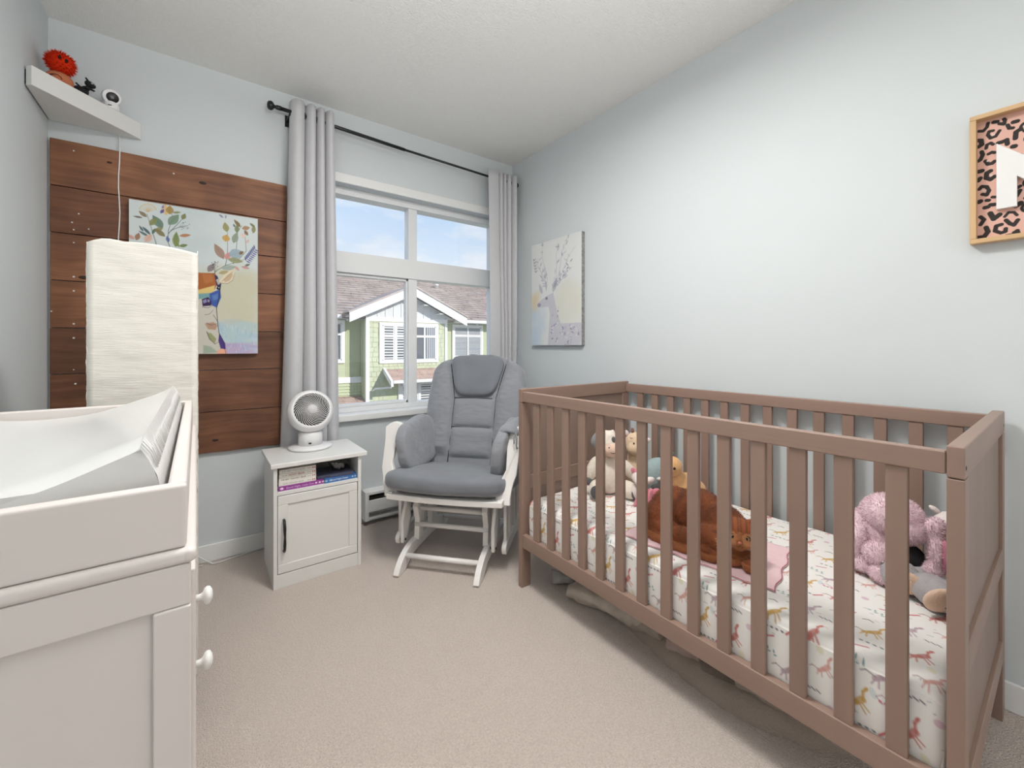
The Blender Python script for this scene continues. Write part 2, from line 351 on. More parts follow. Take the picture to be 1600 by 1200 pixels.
door = bpy.data.objects.new('door_1', None); C.objects.link(door); door['kind'] = 'structure'; door.location = (DX0, YF-.08, 0)
dm = MB().box(0, DX1-DX0, 0, .04, .005, DZ)
for z0, z1 in ((.2, .95), (1.1, 1.9)):
    for x0, x1 in ((.1, .36), (.45, .71)): dm.box(x0, x1, .038, .046, z0, z1)
dm.build('door_leaf', M['white'], door, .003)
MB().lathe([(0, 0), (.012, 0), (.012, .03), (.028, .04), (.03, .055), (.018, .07), (0, .072)], (.74, .04, 1.0), 20, Euler((-PI/2, 0, 0)).to_matrix()).build('door_handle', M['black'], door)
def bb(name, prof, pts):
    pass
BBH = .085
def base(name, x0, x1, y0, y1): struct(name, MB().box(x0, x1, y0, y1, 0, BBH), M['trim'], .004)
base('baseboard_back', XL+.012, .765, YB-.012, YB); base('baseboard_right', XR-.012, XR, YF, YB)
base('baseboard_left', XL, XL+.012, YF, YB); base('baseboard_front', XL+.012, DX0-.06, YF, YF+.012)
struct('trim_1', MB().box(DX0-.06, DX0, YF, YF+.015, 0, DZ+.06).box(DX1, DX1+.06, YF, YF+.015, 0, DZ+.06).box(DX0, DX1, YF, YF+.015, DZ, DZ+.06), M['trim'], .003)

fx = thing('added_ceiling_light', 'added round white flush ceiling light, unseen above the middle of the room', 'ceiling light', (.70, 1.0, ZC))  # unseen fixture body, added to go with the ceiling fill light
MB().lathe([(.20, 0), (.20, -.03), (.17, -.045), (0, -.045)]).build('housing', M['white'], fx)
MB().lathe([(.20, -.045), (.21, -.05), (.20, -.06), (.19, -.05)]).build('rim', M['white'], fx)
# ---------------------------------------------------------------- window
win = bpy.data.objects.new('window_1', None); C.objects.link(win); win['kind'] = 'structure'; win.location = (1.122, YB, WZ0)
win['label'] = 'white vinyl window of four lights between grey curtains'
def wb(mb, name, m, bevel=.003, parent=None):
    mb.v = [(a-1.122, b-YB, c-WZ0) for a, b, c in mb.v]; return mb.build(name, m, parent or win, bevel)
casing_w = .055
wb(MB().box(WX0-casing_w, WX1+casing_w, YB-.014, YB, WZ1, WZ1+casing_w), 'casing', M['trim'])
wb(MB().box(WX0-casing_w, WX0, YB-.014, YB, WZ0-.03, WZ1), 'casing', M['trim'])
wb(MB().box(WX1, WX1+casing_w, YB-.014, YB, WZ0-.03, WZ1), 'casing', M['trim'])
wb(MB().box(WX0-.07, WX1+.07, YB-.033, YB+.09, WZ0-.04, WZ0), 'window_sill', M['trim'], .006)
GY = YB+.09
f = MB()    # outer frame
f.box(WX0, WX1, GY-.03, GY+.06, WZ1-.045, WZ1).box(WX0, WX1, GY-.03, GY+.06, WZ0, WZ0+.03).box(WX0, WX0+.045, GY-.03, GY+.06, WZ0, WZ1).box(WX1-.045, WX1, GY-.03, GY+.06, WZ0, WZ1)
wb(f, 'window_frame', M['vinyl'])
wb(MB().box(WX0+.04, WX1-.04, GY-.03, GY+.055, 1.512, 1.637), 'transom_bar', M['vinyl'])
wb(MB().box(1.093, 1.153, GY-.022, GY+.05, WZ0+.02, 1.515), 'mullion', M['vinyl'])
wb(MB().box(1.093, 1.153, GY-.022, GY+.05, 1.63, WZ1-.03), 'mullion', M['vinyl'])
sash = MB(); a0, a1, b0, b1, t = WX0+.045, 1.093, WZ0+.03, 1.512, .018
sash.box(a0, a1, GY-.012, GY+.03, b0, b0+t).box(a0, a1, GY-.012, GY+.03, b1-t, b1).box(a0, a0+t, GY-.012, GY+.03, b0, b1).box(a1-t+.004, a1, GY-.012, GY+.03, b0, b1)
wb(sash, 'sliding_sash', M['vinyl'])
for x0, x1, z0, z1 in ((WX0+.045, 1.093, WZ0+.03, 1.512), (1.153, WX1-.045, WZ0+.03, 1.512), (WX0+.045, 1.093, 1.637, WZ1-.045), (1.153, WX1-.045, 1.637, WZ1-.045)):
    wb(MB().box(x0-.004, x1+.004, GY+.012, GY+.016, z0-.004, z1+.004), 'pane', M['glass'], 0)

# ---------------------------------------------------------------- the houses across the way
M['shingle'] = mat('grey_brown_roof_shingle', (186, 174, 168), .9, .2, var=.22, vscale=1.7, detail=6, bump=.3, bscale=20)
M['shingle2'] = mat('reddish_roof_shingle', (184, 160, 148), .9, .2, var=.2, vscale=2.5, detail=6, objvar=.08)
M['green'] = mat('sage_green_siding', (184, 191, 160), .8, .25, var=.05, vscale=2)
M['shake'] = mat('sage_green_shake', (190, 195, 168), .85, .2, var=.06, vscale=3, objvar=.06)
M['hwhite'] = mat('house_white_trim', (226, 226, 224), .6, .3)
M['hgable'] = mat('gable_board_white', (206, 208, 210), .7, .3)
M['hdark'] = mat('far_window_glass', (92, 98, 104), .08, .8)
M['hblind'] = mat('far_window_blind', (178, 182, 186), .7, .2)
M['grass'] = mat('far_lawn', (120, 134, 88), .95, .1, var=.2, vscale=3)
M['asphalt'] = mat('driveway', (150, 148, 144), .9, .2, var=.1, vscale=3)
struct('ground', MB().box(-30, 45, 3.2, 60, -3.2, -3.0), M['asphalt'])
house = thing('townhouse', 'sage green townhouse with white gable and brown shingle roof seen through the window', 'house', (5.84, 14.0, -3.0))
def hb(mb, name, m, parent=None, bevel=0):
    mb.v = [(a-5.84, b-14.0, c+3.0) for a, b, c in mb.v]; return mb.build(name, m, parent or house, bevel)
BX0, BX1, BY, MY, GYH = 4.36, 7.34, 14.0, 14.58, 14.15
hb(MB().box(-3, 18, MY, 26, -3, 2.05), 'main_wall', M['green'])
hb(MB().box(BX0, BX1, BY, MY+.1, -3, 2.03), 'bay_wall', M['green'])
# vertical boards of the recess, lap boards under the white band
for i in range(14):
    hb(MB().box(3.86+i*.05, 3.895+i*.05, MY-.012, MY, .06, 2.03) if 3.9+i*.05 < BX0 else MB().box(BX0-.02, BX0-.004, MY-.05-.04*(i-9), MY-.02-.04*(i-9), .06, 2.0), 'board', M['green'])
for i in range(6): hb(MB().prism([(MY-.03, -.16-i*.1), (MY, -.16-i*.1+.1), (MY, -.16-i*.1)], 'x', 2.5, BX0-.01), 'lap_board', M['green'])
hb(MB().box(2.5, BX0, MY-.035, MY, -.15, .045), 'white_band', M['hwhite'])
# shakes on the bay: single pieces
um = MB().prism([(-.012, 0), (0, 1), (0, 0)], 'x', 0, 1).mesh('shake'); um.materials.append(M['shake'])
sr = random.Random(3)
for rr in range(17):
    z0 = -.75+rr*.165; x = BX0+.1-sr.random()*.08
    while x < BX1-.1:
        w_ = sr.uniform(.13, .2); x1 = min(x+w_, BX1-.1); xs = max(x, BX0+.1)
        cov = (z0 > .42 and z0+.16 < 2.0 and xs > 4.72 and x1 < 7.02) or (z0 < .2 and xs > 5.0 and x1 < 6.9)
        if not cov and x1-xs > .03:
            o = bpy.data.objects.new('shake', um); C.objects.link(o); o.parent = house; o.location = (xs-5.84, BY-14.0-.001, z0+3-sr.uniform(0, .012)); o.scale = (x1-xs-.008, 1.6, .175)
        x += w_
hb(MB().box(BX0-.02, BX0+.1, BY-.03, BY+.08, -3, 2.0), 'corner_board', M['hwhite']); hb(MB().box(BX1-.08, BX1+.02, BY-.03, BY+.08, -3, 2.0), 'corner_board', M['hwhite'])
hb(MB().box(BX0-.02, BX1+.02, BY-.04, BY, 1.93, 2.08), 'frieze_band', M['hwhite'])
# gable
GX, PZ, EZ, HW = 5.84, 3.16, 2.16, 2.13
sl = (PZ-EZ)/HW
hb(MB().prism([(BX0-.3, 2.08), (BX1+.3, 2.08), (GX, 2.08+(BX1+.3-GX)*sl)], 'y', BY-.02, BY+.05), 'gable_wall', M['hgable'])
for i in range(11):
    x = 4.45+i*.28; top = PZ-.3-abs(x-GX)*sl
    if top > 2.12: hb(MB().box(x-.012, x+.012, BY-.035, BY-.02, 2.08, top), 'batten', M['hgable'])
for sgn in (-1, 1):
    e = GX+sgn*HW
    hb(MB().prism([(GX, PZ), (e, EZ), (e, EZ-.31), (GX, PZ-.31)][::-sgn], 'y', 13.56, 13.62), 'rake_board', M['hwhite'])
    hb(MB().prism([(GX, PZ+.05), (e+sgn*.04, EZ+.03), (e+sgn*.04, EZ-.01), (GX, PZ-.01)][::-sgn], 'y', 13.52, 17.2), 'gable_roof', M['shingle'])
    hb(MB().prism([(GX, PZ-.1), (e, EZ-.1), (e, EZ-.13), (GX, PZ-.13)][::-sgn], 'y', 13.6, BY), 'soffit', M['hgable'])
for x, z in ((6.35, 2.75), (6.95, 2.47)): hb(MB().box(x-.09, x+.09, 13.62, 14.0, z-.22, z-.2), 'lookout', M['hwhite'])
# main eave, gutter and shingle courses
hb(MB().box(-3, GX-HW-.1, GYH-.1, GYH+.02, 1.99, 2.11), 'gutter', M['hwhite'], None, .02); hb(MB().box(GX+HW-.25, 18, GYH-.1, GYH+.02, 1.99, 2.11), 'gutter', M['hwhite'], None, .02)
hb(MB().box(-3, 18, GYH, MY, 1.99, 2.02), 'eave_soffit', M['hgable'])
for x in (8.3, 8.9, 9.5, 3.85): hb(MB().ell((x, GYH+.2, 1.97), .035), 'soffit_light', M['hwhite'])
hb(MB().prism([(GYH, 2.09), (20.8, 5.2), (27.5, 2.05), (GYH, 2.0)], 'x', -3, 18), 'roof_deck', M['shingle'])
for k in range(27):
    y0 = GYH-.03+k*.245; z0 = 2.11+(y0-GYH)*.4677; mb = MB(); x = 1.0-sr.random()*.3
    while x < 12.5:
        w_ = sr.uniform(.22, .42); t_ = sr.uniform(.018, .045); dy = sr.uniform(-.012, .012)
        mb.prism([(y0+dy-.035, z0+t_+.035), (y0+dy+.03, z0-.01), (y0+.29, z0+.29*.4677+.012)], 'x', x, x+w_-.012); x += w_
    hb(mb, 'shingle_course', M['shingle'])
hb(MB().box(-3, 18, 20.7, 20.9, 5.17, 5.28), 'ridge_cap', M['shingle'])
hb(MB().lathe([(.07, 0), (.07, .3), (.1, .3), (.1, .36), (0, .38)], (8.7, 17.6, 3.6), 12), 'roof_vent', M['hwhite'])
# windows
def far_window(x0, x1, z0, z1, y, kind, trim=.1):
    fr = MB().box(x0-trim, x1+trim, y-.05, y, z1, z1+trim).box(x0-trim, x1+trim, y-.05, y, z0-trim, z0).box(x0-trim, x0, y-.05, y, z0, z1).box(x1, x1+trim, y-.05, y, z0, z1)
    zt = z0+(z1-z0)*.70; xm = (x0+x1)/2; fw = .035
    fr.box(x0, x1, y-.04, y, zt-.04, zt+.04).box(xm-.03, xm+.03, y-.045, y, z0, z1)
    fr.box(x0, x0+fw, y-.035, y, z0, z1).box(x1-fw, x1, y-.035, y, z0, z1).box(x0, x1, y-.035, y, z0, z0+fw).box(x0, x1, y-.035, y, z1-fw, z1)
    w = hb(fr, 'far_window', M['hwhite'], None, .004); w['label'] = {'shutter': 'left window of the white gable bay, with louvred shutters', 'curtain': 'right window of the white gable bay, with white curtains', 'blind': 'far window with lowered white blinds right of the bay', 'plain': 'far window at the left edge of the view', 'low': 'ground floor shuttered window under the porch roof'}[kind]
    hb(MB().box(x0, x1, y-.012, y-.004, z0, z1), 'pane', M['hdark'], w)
    for a, b in ((x0+fw, xm-.03), (xm+.03, x1-fw)):
        for c, d in ((z0+fw, zt-.04), (zt+.04, z1-fw)):
            if kind in ('shutter', 'low'):
                n = max(2, int((d-c)/.085)); mb = MB().box(a, a+.04, y-.03, y-.013, c, d).box(b-.04, b, y-.03, y-.013, c, d)
                for i in range(n): zz = c+(i+.5)*(d-c)/n; mb.box(a, b, y-.028, y-.014, zz-.016, zz+.02)
                hb(mb, 'shutter', M['hwhite'], w)
            elif kind == 'blind':
                mb = MB()
                n = int((d-c)/.055)
                for i in range(n): zz = c+(i+.5)*(d-c)/n; mb.box(a, b, y-.024, y-.014, zz-.019, zz+.019)
                hb(mb, 'blind', M['hblind'], w)
            elif kind == 'curtain' and a > xm:
                mb = MB()
                for i in range(5): xx = a+.05+(b-a)*(.1+i*.2); mb.box(xx-.03, xx+.015, y-.022, y-.013, c, d)
                hb(mb, 'far_curtain', M['hblind'], w)
    return w
far_window(4.89, 5.80, .60, 1.80, BY, 'shutter'); far_window(5.99, 6.88, .60, 1.80, BY, 'curtain')
far_window(7.97, 9.2, .68, 1.86, MY, 'blind'); far_window(2.7, 3.72, .62, 1.86, MY, 'plain')
# porch roof over the lower window
for k in range(4):
    y0 = 13.3+k*.18; z0 = -.06+(y0-13.3)*.5; mb = MB(); x = 5.0
    while x < 7.2:
        w_ = sr.uniform(.25, .4); mb.prism([(y0, z0-.02), (y0, z0+.03), (y0+.21, z0+.21*.5+.01)], 'x', x, x+w_-.01); x += w_
    hb(mb, 'porch_shingle_course', M['shingle2'])
hb(MB().prism([(13.28, -.12), (13.28, -.06), (14.0, .30), (14.0, .1)], 'x', 5.0, 7.3), 'porch_roof', M['shingle2'])
hb(MB().prism([(13.22, -.24), (13.22, -.06), (14.0, .36), (14.0, .2)], 'x', 4.92, 5.0), 'porch_rake', M['hwhite'])
hb(MB().box(5.0, 7.3, 13.2, 13.3, -.14, -.04), 'porch_gutter', M['hwhite'], None, .01)
arc = MB(); arc.tube([(4.55, 13.97, -.42), (4.6, 13.8, -.33), (4.8, 13.5, -.29), (4.95, 13.32, -.27)], .03, 6); hb(arc, 'porch_bracket', M['hwhite'])
far_window(5.55, 6.9, -1.1, -.25, BY, 'low')
# lower roof at the left
for k in range(5):
    y0 = 13.1+k*.32; z0 = -1.06+(y0-13.1)*.3; mb = MB(); x = 2.6
    while x < BX0-.05:
        w_ = min(sr.uniform(.3, .5), BX0-x); mb.prism([(y0, z0-.02), (y0, z0+.03), (y0+.36, z0+.36*.3+.01)], 'x', x, x+w_-.012); x += w_
    hb(mb, 'porch_shingle_course', M['shingle2'])
def off(mb, o): mb.v = [(a-o[0], b-o[1], c-o[2]) for a, b, c in mb.v]; return mb
def W_(mb, name, m, T, bevel=0, par=None, **k):     # mesh written in world coordinates, child of the unrotated thing T
    return off(mb, T.location).build(name, m, par or T, bevel, **k)
# ---------------------------------------------------------------- stained plank panel
T = thing('plank_wall_panel', 'stained brown wooden planks covering the wall behind the floor lamp', 'wall panel', (-.075, YB, .537))
zs = [1.935, 1.737, 1.541, 1.341, 1.142, .947, .741, .537]
for i in range(7):
    x0 = -.512+rnd.uniform(0, .004); x1 = .366+rnd.uniform(-.003, .003); z1, z0 = zs[i]-.0012, zs[i+1]+.0012; d = rnd.uniform(-.002, .002)
    n = 16; mb = MB(); top = [(x0+(x1-x0)*k/n, z1-abs(rnd.gauss(0, .0007))) for k in range(n+1)]; bot = [(x0+(x1-x0)*k/n, z0+abs(rnd.gauss(0, .0007))+(abs(rnd.gauss(0, .002)) if i == 6 else 0)) for k in range(n+1)]
    mb.prism(bot+top[::-1], 'y', YB-.02+d, YB-.0005)
    if i == 6: pass
    W_(mb, 'plank', M['plank'], T, .0012, seg=1)
M['speck'] = mat('white_paint_speck', (225, 222, 215), .7)
mb = MB()
for x, z in ((-.44, 1.895), (-.425, 1.63), (-.445, 1.59), (-.395, 1.57), (-.44, 1.56), (-.44, 1.505), (-.44, 1.36), (-.44, 1.30), (-.44, 1.16), (-.44, 1.10), (-.44, .965), (-.505, 1.21), (-.435, .905), (-.11, 1.88)):
    mb.cyl((x, YB-.021, z), (x, YB-.0235, z), rnd.uniform(.0018, .004), 6)
o = W_(mb, 'nail_speck', M['speck'], T); o['kind'] = 'stuff'
M['knot'] = mat('dark_knot', (48, 26, 16), .6)
for x, z, r in ((.0, 1.862, .010), (-.33, 1.875, .006), (-.41, 1.36, .011), (.05, .60, .009)):
    W_(MB().ell((x, YB-.0205, z), (r*1.5, .0018, r*.7)), 'knot', M['knot'], T)

# ---------------------------------------------------------------- canvases
def deer1():
    c = Canvas(.492, .694, 330, 466, (214, 222, 222)); r = random.Random(5); w, h = c.w, c.h
    c.clouds((200, 212, 214), 4, .5, .7, 1)
    for k in range(60):   # ochre field at the right, blue and violet below
        c.ell(r.uniform(.5, 1)*w, r.uniform(.22, .55)*h, r.uniform(.04, .1), r.uniform(.03, .07), (206, 203, 178), r.uniform(0, 3), .25, 12)
    for k in range(70):
        c.ell(r.uniform(.35, 1)*w, r.uniform(.05, .22)*h, r.uniform(.03, .08), r.uniform(.01, .03), r.choice([(178, 205, 218), (160, 190, 214), (188, 208, 206)]), r.uniform(-.3, .3), .3, 8)
    for k in range(60):
        c.ell(r.uniform(.5, 1)*w, r.uniform(.0, .07)*h, r.uniform(.02, .05), r.uniform(.004, .012), r.choice([(190, 170, 205), (170, 160, 210), (205, 180, 205)]), r.uniform(-.3, .3), .35, 5)
    for k in range(90):
        x = r.uniform(.6, 1)*w; y = r.uniform(.01, .2)*h; c.line([(x, y), (x+r.uniform(-.006, .006), y+r.uniform(.01, .03))], .0016, r.choice([(230, 238, 240), (120, 160, 180), (200, 205, 170)]), .7, 1)
    U = lambda a, b: (a*w, (1-b)*h)
    # authored in the pixels of the photographed print: x 400..1213, top edge slanting from 128 to 250, bottom 1095
    def Q(x, y): t = 128+(x-400)*.15; return ((x-400)/813*w, (1-(y-t)/(1095-t))*h)
    def G(pts, col, al=1, soft=1.5): c.poly([Q(*p) for p in pts], col, al, soft)
    def Lf(x, y, L, wd, ang, col, al=.95): c.leaf(*Q(x, y), 1.22*L/813*w, 1.3*wd/813*w, math.radians(ang), col, al, tuple(int(v*.7) for v in col))
    def Ln(pts, wd, col, al=.9, taper=.5): c.line([Q(*p) for p in pts], wd/813*w, col, al, taper)
    mx = lambda pts: [(1630-x, y-.15*(2*x-1630)*1.0) for x, y in pts]     # hidden mirror half behind the lamp
    for f in (mx, lambda p: p):
        G(f([(780, 590), (920, 590), (958, 655), (925, 810), (942, 960), (990, 1100), (780, 1100)]), (206, 202, 190))
        G(f([(800, 585), (918, 588), (936, 640), (915, 690), (800, 702)]), (172, 104, 58)); G(f([(830, 592), (900, 596), (905, 640), (850, 655)]), (190, 124, 76), .7, 6)
        G(f([(800, 695), (915, 665), (908, 715), (800, 725)]), (224, 198, 128), 1, 3); G(f([(800, 718), (892, 712), (880, 748), (800, 750)]), (120, 166, 168), 1, 4)
        G(f([(880, 716), (950, 688), (957, 740), (927, 806), (880, 782)]), (70, 96, 168), 1, 2.5); G(f([(895, 730), (935, 716), (938, 750), (905, 760)]), (104, 140, 196), .7, 5)
        G(f([(912, 598), (930, 604), (956, 655), (948, 700), (925, 664)]), (66, 56, 92)); G(f([(922, 630), (940, 622), (955, 652), (936, 662)]), (196, 190, 180), .9)
        G(f([(830, 752), (872, 738), (892, 765), (890, 792), (835, 796)]), (58, 46, 84)); G(f([(835, 760), (858, 750), (864, 770), (842, 778)]), (156, 146, 188), .9, 2); G(f([(868, 752), (882, 758), (878, 772), (868, 768)]), (176, 168, 200), .8, 2)
        G(f([(850, 905), (905, 895), (935, 915), (920, 945), (870, 940)]), (178, 138, 112), .85, 4); G(f([(862, 960), (890, 965), (925, 1000), (915, 1030), (880, 1005)]), (150, 156, 104), .9, 3)
        G(f([(840, 1040), (890, 1050), (935, 1085), (840, 1094)]), (140, 166, 146), .7, 5)
        G(f([(944, 962), (984, 1030), (992, 1100), (965, 1100), (938, 1012)]), (82, 62, 132)); G(f([(932, 1074), (960, 1062), (990, 1068), (990, 1100), (932, 1100)]), (240, 176, 150))
        for L_, wd in (([(955, 655), (940, 750), (926, 812), (932, 880), (941, 960), (968, 1010), (988, 1090)], 7), ([(835, 800), (870, 806), (905, 790)], 5), ([(850, 850), (880, 845), (905, 820)], 4), ([(862, 955), (880, 1000), (915, 1034), (940, 1020)], 5), ([(905, 850), (925, 880), (935, 900)], 4), ([(860, 900), (890, 915), (930, 905)], 4)): Ln(f(L_), wd, (52, 56, 76), .85)
    c.ell(*Q(938, 684), .0075, .0065, (24, 22, 36)); c.ell(*Q(941, 680), .002, .002, (236, 240, 246))
    G([(942, 640), (975, 600), (1010, 562), (1046, 560), (1052, 590), (1034, 636), (1000, 654), (960, 650)], (226, 214, 188)); G([(970, 632), (1000, 600), (1030, 584), (1036, 606), (1012, 636), (985, 645)], (196, 168, 136), .8, 4)
    Ln([(950, 650), (1000, 655), (1035, 634), (1052, 585)], 4, (120, 100, 84)); Ln([(960, 640), (1000, 610), (1040, 575)], 3, (150, 126, 104))
    # right antler of leaves
    for L_ in ([(900, 600), (930, 570), (985, 540), (1060, 520), (1130, 500), (1200, 440)], [(985, 540), (1000, 480), (1000, 400), (1000, 300)], [(1040, 530), (1060, 440), (1070, 330), (1100, 290)], [(1060, 520), (1130, 450), (1120, 340)]): Ln(L_, 5, (98, 104, 100))
    for a in ((870, 580, 70, 34, 60, (140, 128, 130)), (975, 500, 110, 46, 118, (168, 140, 124)), (985, 500, 60, 30, 60, (214, 150, 150)), (1010, 478, 90, 62, 25, (160, 180, 190)), (985, 390, 50, 42, 80, (206, 166, 92)), (995, 330, 66, 34, 100, (160, 156, 104)), (1040, 400, 80, 34, 75, (150, 160, 142)), (1062, 335, 60, 26, 85, (132, 142, 108)), (1090, 300, 60, 22, 130, (134, 118, 80)), (1100, 310, 50, 28, 20, (182, 148, 110)), (1118, 320, 40, 20, -60, (150, 116, 90)), (1180, 340, 60, 24, 85, (150, 150, 108)), (1188, 300, 36, 16, 140, (128, 130, 92)), (1000, 500, 90, 36, -5, (156, 160, 122)), (960, 560, 90, 34, 15, (168, 182, 172)), (1050, 545, 40, 18, -50, (214, 168, 160)), (1095, 548, 50, 18, -10, (208, 156, 158)), (1080, 470, 34, 20, 40, (140, 112, 84)), (1120, 545, 36, 16, 30, (120, 122, 110)), (1110, 370, 36, 26, 100, (232, 208, 196)), (1130, 400, 30, 20, 60, (222, 196, 186)), (940, 590, 60, 24, 20, (182, 168, 126)), (970, 240, 30, 12, 140, (150, 142, 170)), (985, 245, 26, 10, 80, (170, 166, 190)), (1050, 300, 24, 12, 110, (110, 124, 118))): Lf(*a)
    for k in range(8):
        t = k/8; x0 = 1128+72*t; y0 = 512-80*t; Lf(x0, y0, 34, 9, 100, (96, 104, 160)); Lf(x0, y0, 32, 9, -25, (112, 116, 168))
    for k in range(12): x0, y0 = 890+r.uniform(0, 50), 515+r.uniform(0, 40); c.ell(*Q(x0, y0), .0018, .0018, (52, 58, 76)); Ln([(915, 585), (x0, y0)], 1.4, (90, 96, 104), .5)
    # left antler of leaves
    for L_ in ([(640, 440), (620, 390), (625, 320), (650, 240), (640, 200)], [(560, 430), (540, 360), (520, 290), (500, 220)], [(625, 340), (680, 280), (715, 240)], [(640, 320), (690, 300), (745, 290)]): Ln(L_, 5, (88, 98, 100))
    for a in ((612, 226, 70, 42, 95, (226, 196, 140)), (578, 215, 34, 16, 60, (104, 96, 164)), (590, 185, 24, 12, 80, (150, 140, 190)), (632, 220, 56, 36, 88, (172, 144, 86)), (650, 210, 44, 14, 15, (150, 152, 110)), (625, 285, 90, 44, 55, (128, 152, 128)), (590, 310, 90, 42, 122, (110, 136, 122)), (515, 290, 62, 30, 55, (142, 146, 96)), (500, 240, 50, 22, 140, (146, 132, 106)), (475, 244, 44, 12, 178, (126, 116, 108)), (545, 330, 50, 26, 40, (154, 150, 104)), (605, 360, 66, 28, 140, (140, 128, 92)), (690, 355, 62, 20, 15, (188, 134, 96)), (668, 425, 100, 32, 88, (126, 142, 86)), (690, 420, 46, 20, 20, (118, 140, 84)), (690, 425, 60, 22, 125, (138, 152, 92)), (708, 252, 44, 24, 70, (136, 140, 92)), (520, 350, 60, 16, 130, (84, 106, 112)), (510, 360, 56, 14, 150, (92, 116, 118)), (530, 345, 40, 14, 70, (100, 120, 108)), (480, 330, 40, 12, 120, (96, 118, 124)), (490, 395, 60, 34, 60, (222, 184, 168)), (440, 385, 50, 24, 75, (166, 128, 100)), (430, 380, 40, 20, 140, (210, 160, 150)), (625, 395, 40, 18, 100, (104, 120, 170))): Lf(*a)
    for k in range(13): t = math.radians(20+k*11.5); Ln([(505, 208), (505+46*math.cos(t), 208-46*math.sin(t))], 3.2, (214, 190, 140), .95); c.ell(*Q(505+50*math.cos(t), 208-50*math.sin(t)), .0028, .0028, (220, 200, 150))
    for k in range(10): x0, y0 = 700+r.uniform(0, 52), 268+r.uniform(0, 46); c.ell(*Q(x0, y0), .0016, .0016, (50, 58, 72))
    for k in range(5): Ln([(690, 300), (712+k*9, 270+k*9)], 1.6, (96, 100, 108), .7)
    return c
def deer2():
    c = Canvas(.485, .703, 200, 290, (226, 228, 226)); r = random.Random(8); w, h = c.w, c.h
    U = lambda a, b: (a*w, (1-b)*h)
    for k in range(40): c.ell(*U(r.uniform(0, .25), r.uniform(.62, 1)), .05, .05, (196, 212, 226), 0, .18, 12)
    for k in range(20): c.ell(*U(r.uniform(0, .14), r.uniform(.5, .66)), .03, .03, (222, 204, 170), 0, .2, 12)
    for k in range(30): c.ell(*U(r.uniform(.5, 1), r.uniform(.45, .75)), .05, .06, (222, 220, 206), 0, .2, 12)
    g = (182, 182, 194); g2 = (160, 158, 176); g3 = (196, 194, 204)
    c.poly([U(.24, .55), U(.36, .52), U(.47, .50), U(.50, .58), U(.56, .72), U(.62, .80), U(1.0, .80), U(1.0, 1.0), U(.36, 1.0), U(.38, .82), U(.40, .70), U(.37, .63), U(.20, .63), U(.14, .61), U(.15, .585)], g3, .75)
    c.ell(*U(.17, .605), .018, .014, g2); c.ell(*U(.33, .548), .014, .012, g2, 0, .8); c.ell(*U(.33, .548), .006, .006, (110, 110, 130))
    c.leaf(*U(.24, .50), .08, .03, 2.0, g, .8); c.leaf(*U(.46, .50), .10, .04, 1.2, g, .8)
    for base_, tips in (((.32, .47), [(.26, .03), (.14, .14), (.24, .28)]), ((.46, .46), [(.60, .05), (.75, .03), (.90, .12), (.84, .30), (.70, .38)])):
        for tx, ty in tips:
            pts = [base_]+[(base_[0]+(tx-base_[0])*q+.04*math.sin(q*6), base_[1]+(ty-base_[1])*q) for q in (.25, .5, .75, 1)]
            c.line([U(*p) for p in pts], .006, g, .7, .5)
            for k in range(9):
                q = r.random(); a = base_[0]+(tx-base_[0])*q; b = base_[1]+(ty-base_[1])*q; c.leaf(*U(a, b), r.uniform(.02, .05), .010, r.uniform(0, 3.1), r.choice([g, g2, g3]), .7)
    for k in range(5): c.leaf(*U(.06+.01*k, .16+.03*k), .025, .007, 2.2, (130, 134, 140), .9); c.leaf(*U(.06+.01*k, .16+.03*k), .025, .007, .9, (130, 134, 140), .9)
    for k in range(6): c.leaf(*U(.62+.035*k, .40-.03*k), .03, .009, 1.5+(-1)**k*.8, (150, 152, 164), .9)
    for k in range(150):
        a = r.uniform(.38, 1); b = r.uniform(.80, 1.0) if a > .6 else r.uniform(.66, 1.0)
        if a < .6 and (a < .42 or a > .58): continue
        c.leaf(*U(a, b), r.uniform(.012, .03), r.uniform(.006, .013), r.uniform(0, 6.2), r.choice([(170, 160, 190), (196, 196, 206), (214, 198, 212), (150, 148, 168), (206, 212, 206), (224, 222, 226)]), .85)
    return c
def canvas_thing(name, label, cv, loc, rotz, depth, edge):
    T = thing(name, label, 'painting', loc, rotz)      # local x right, y into the wall, z up; print on the -y side
    w, h = cv.w, cv.h
    MB().box(0, w, 0, depth, 0, h).build('stretched_canvas', edge, T, .002)
    cv.sheet('print', M['print'], T, lambda U, V: (U*w, U*0-.0006, V*h)); return T
M['edge1'] = mat('canvas_edge', (206, 208, 204), .8); M['edge2'] = mat('printed_canvas_edge', (150, 150, 150), .8, var=.5, vscale=60)
canvas_thing('deer_canvas', 'colourful deer canvas with leafy antlers on the brown planks', deer1(), (-.264, 2.508, 1.028), 0, .022, M['edge1'])
canvas_thing('deer_canvas', 'pale grey canvas of a deer in profile on the right wall', deer2(), (XR-.028, 2.285, 1.073), -PI/2, .027, M['edge2'])

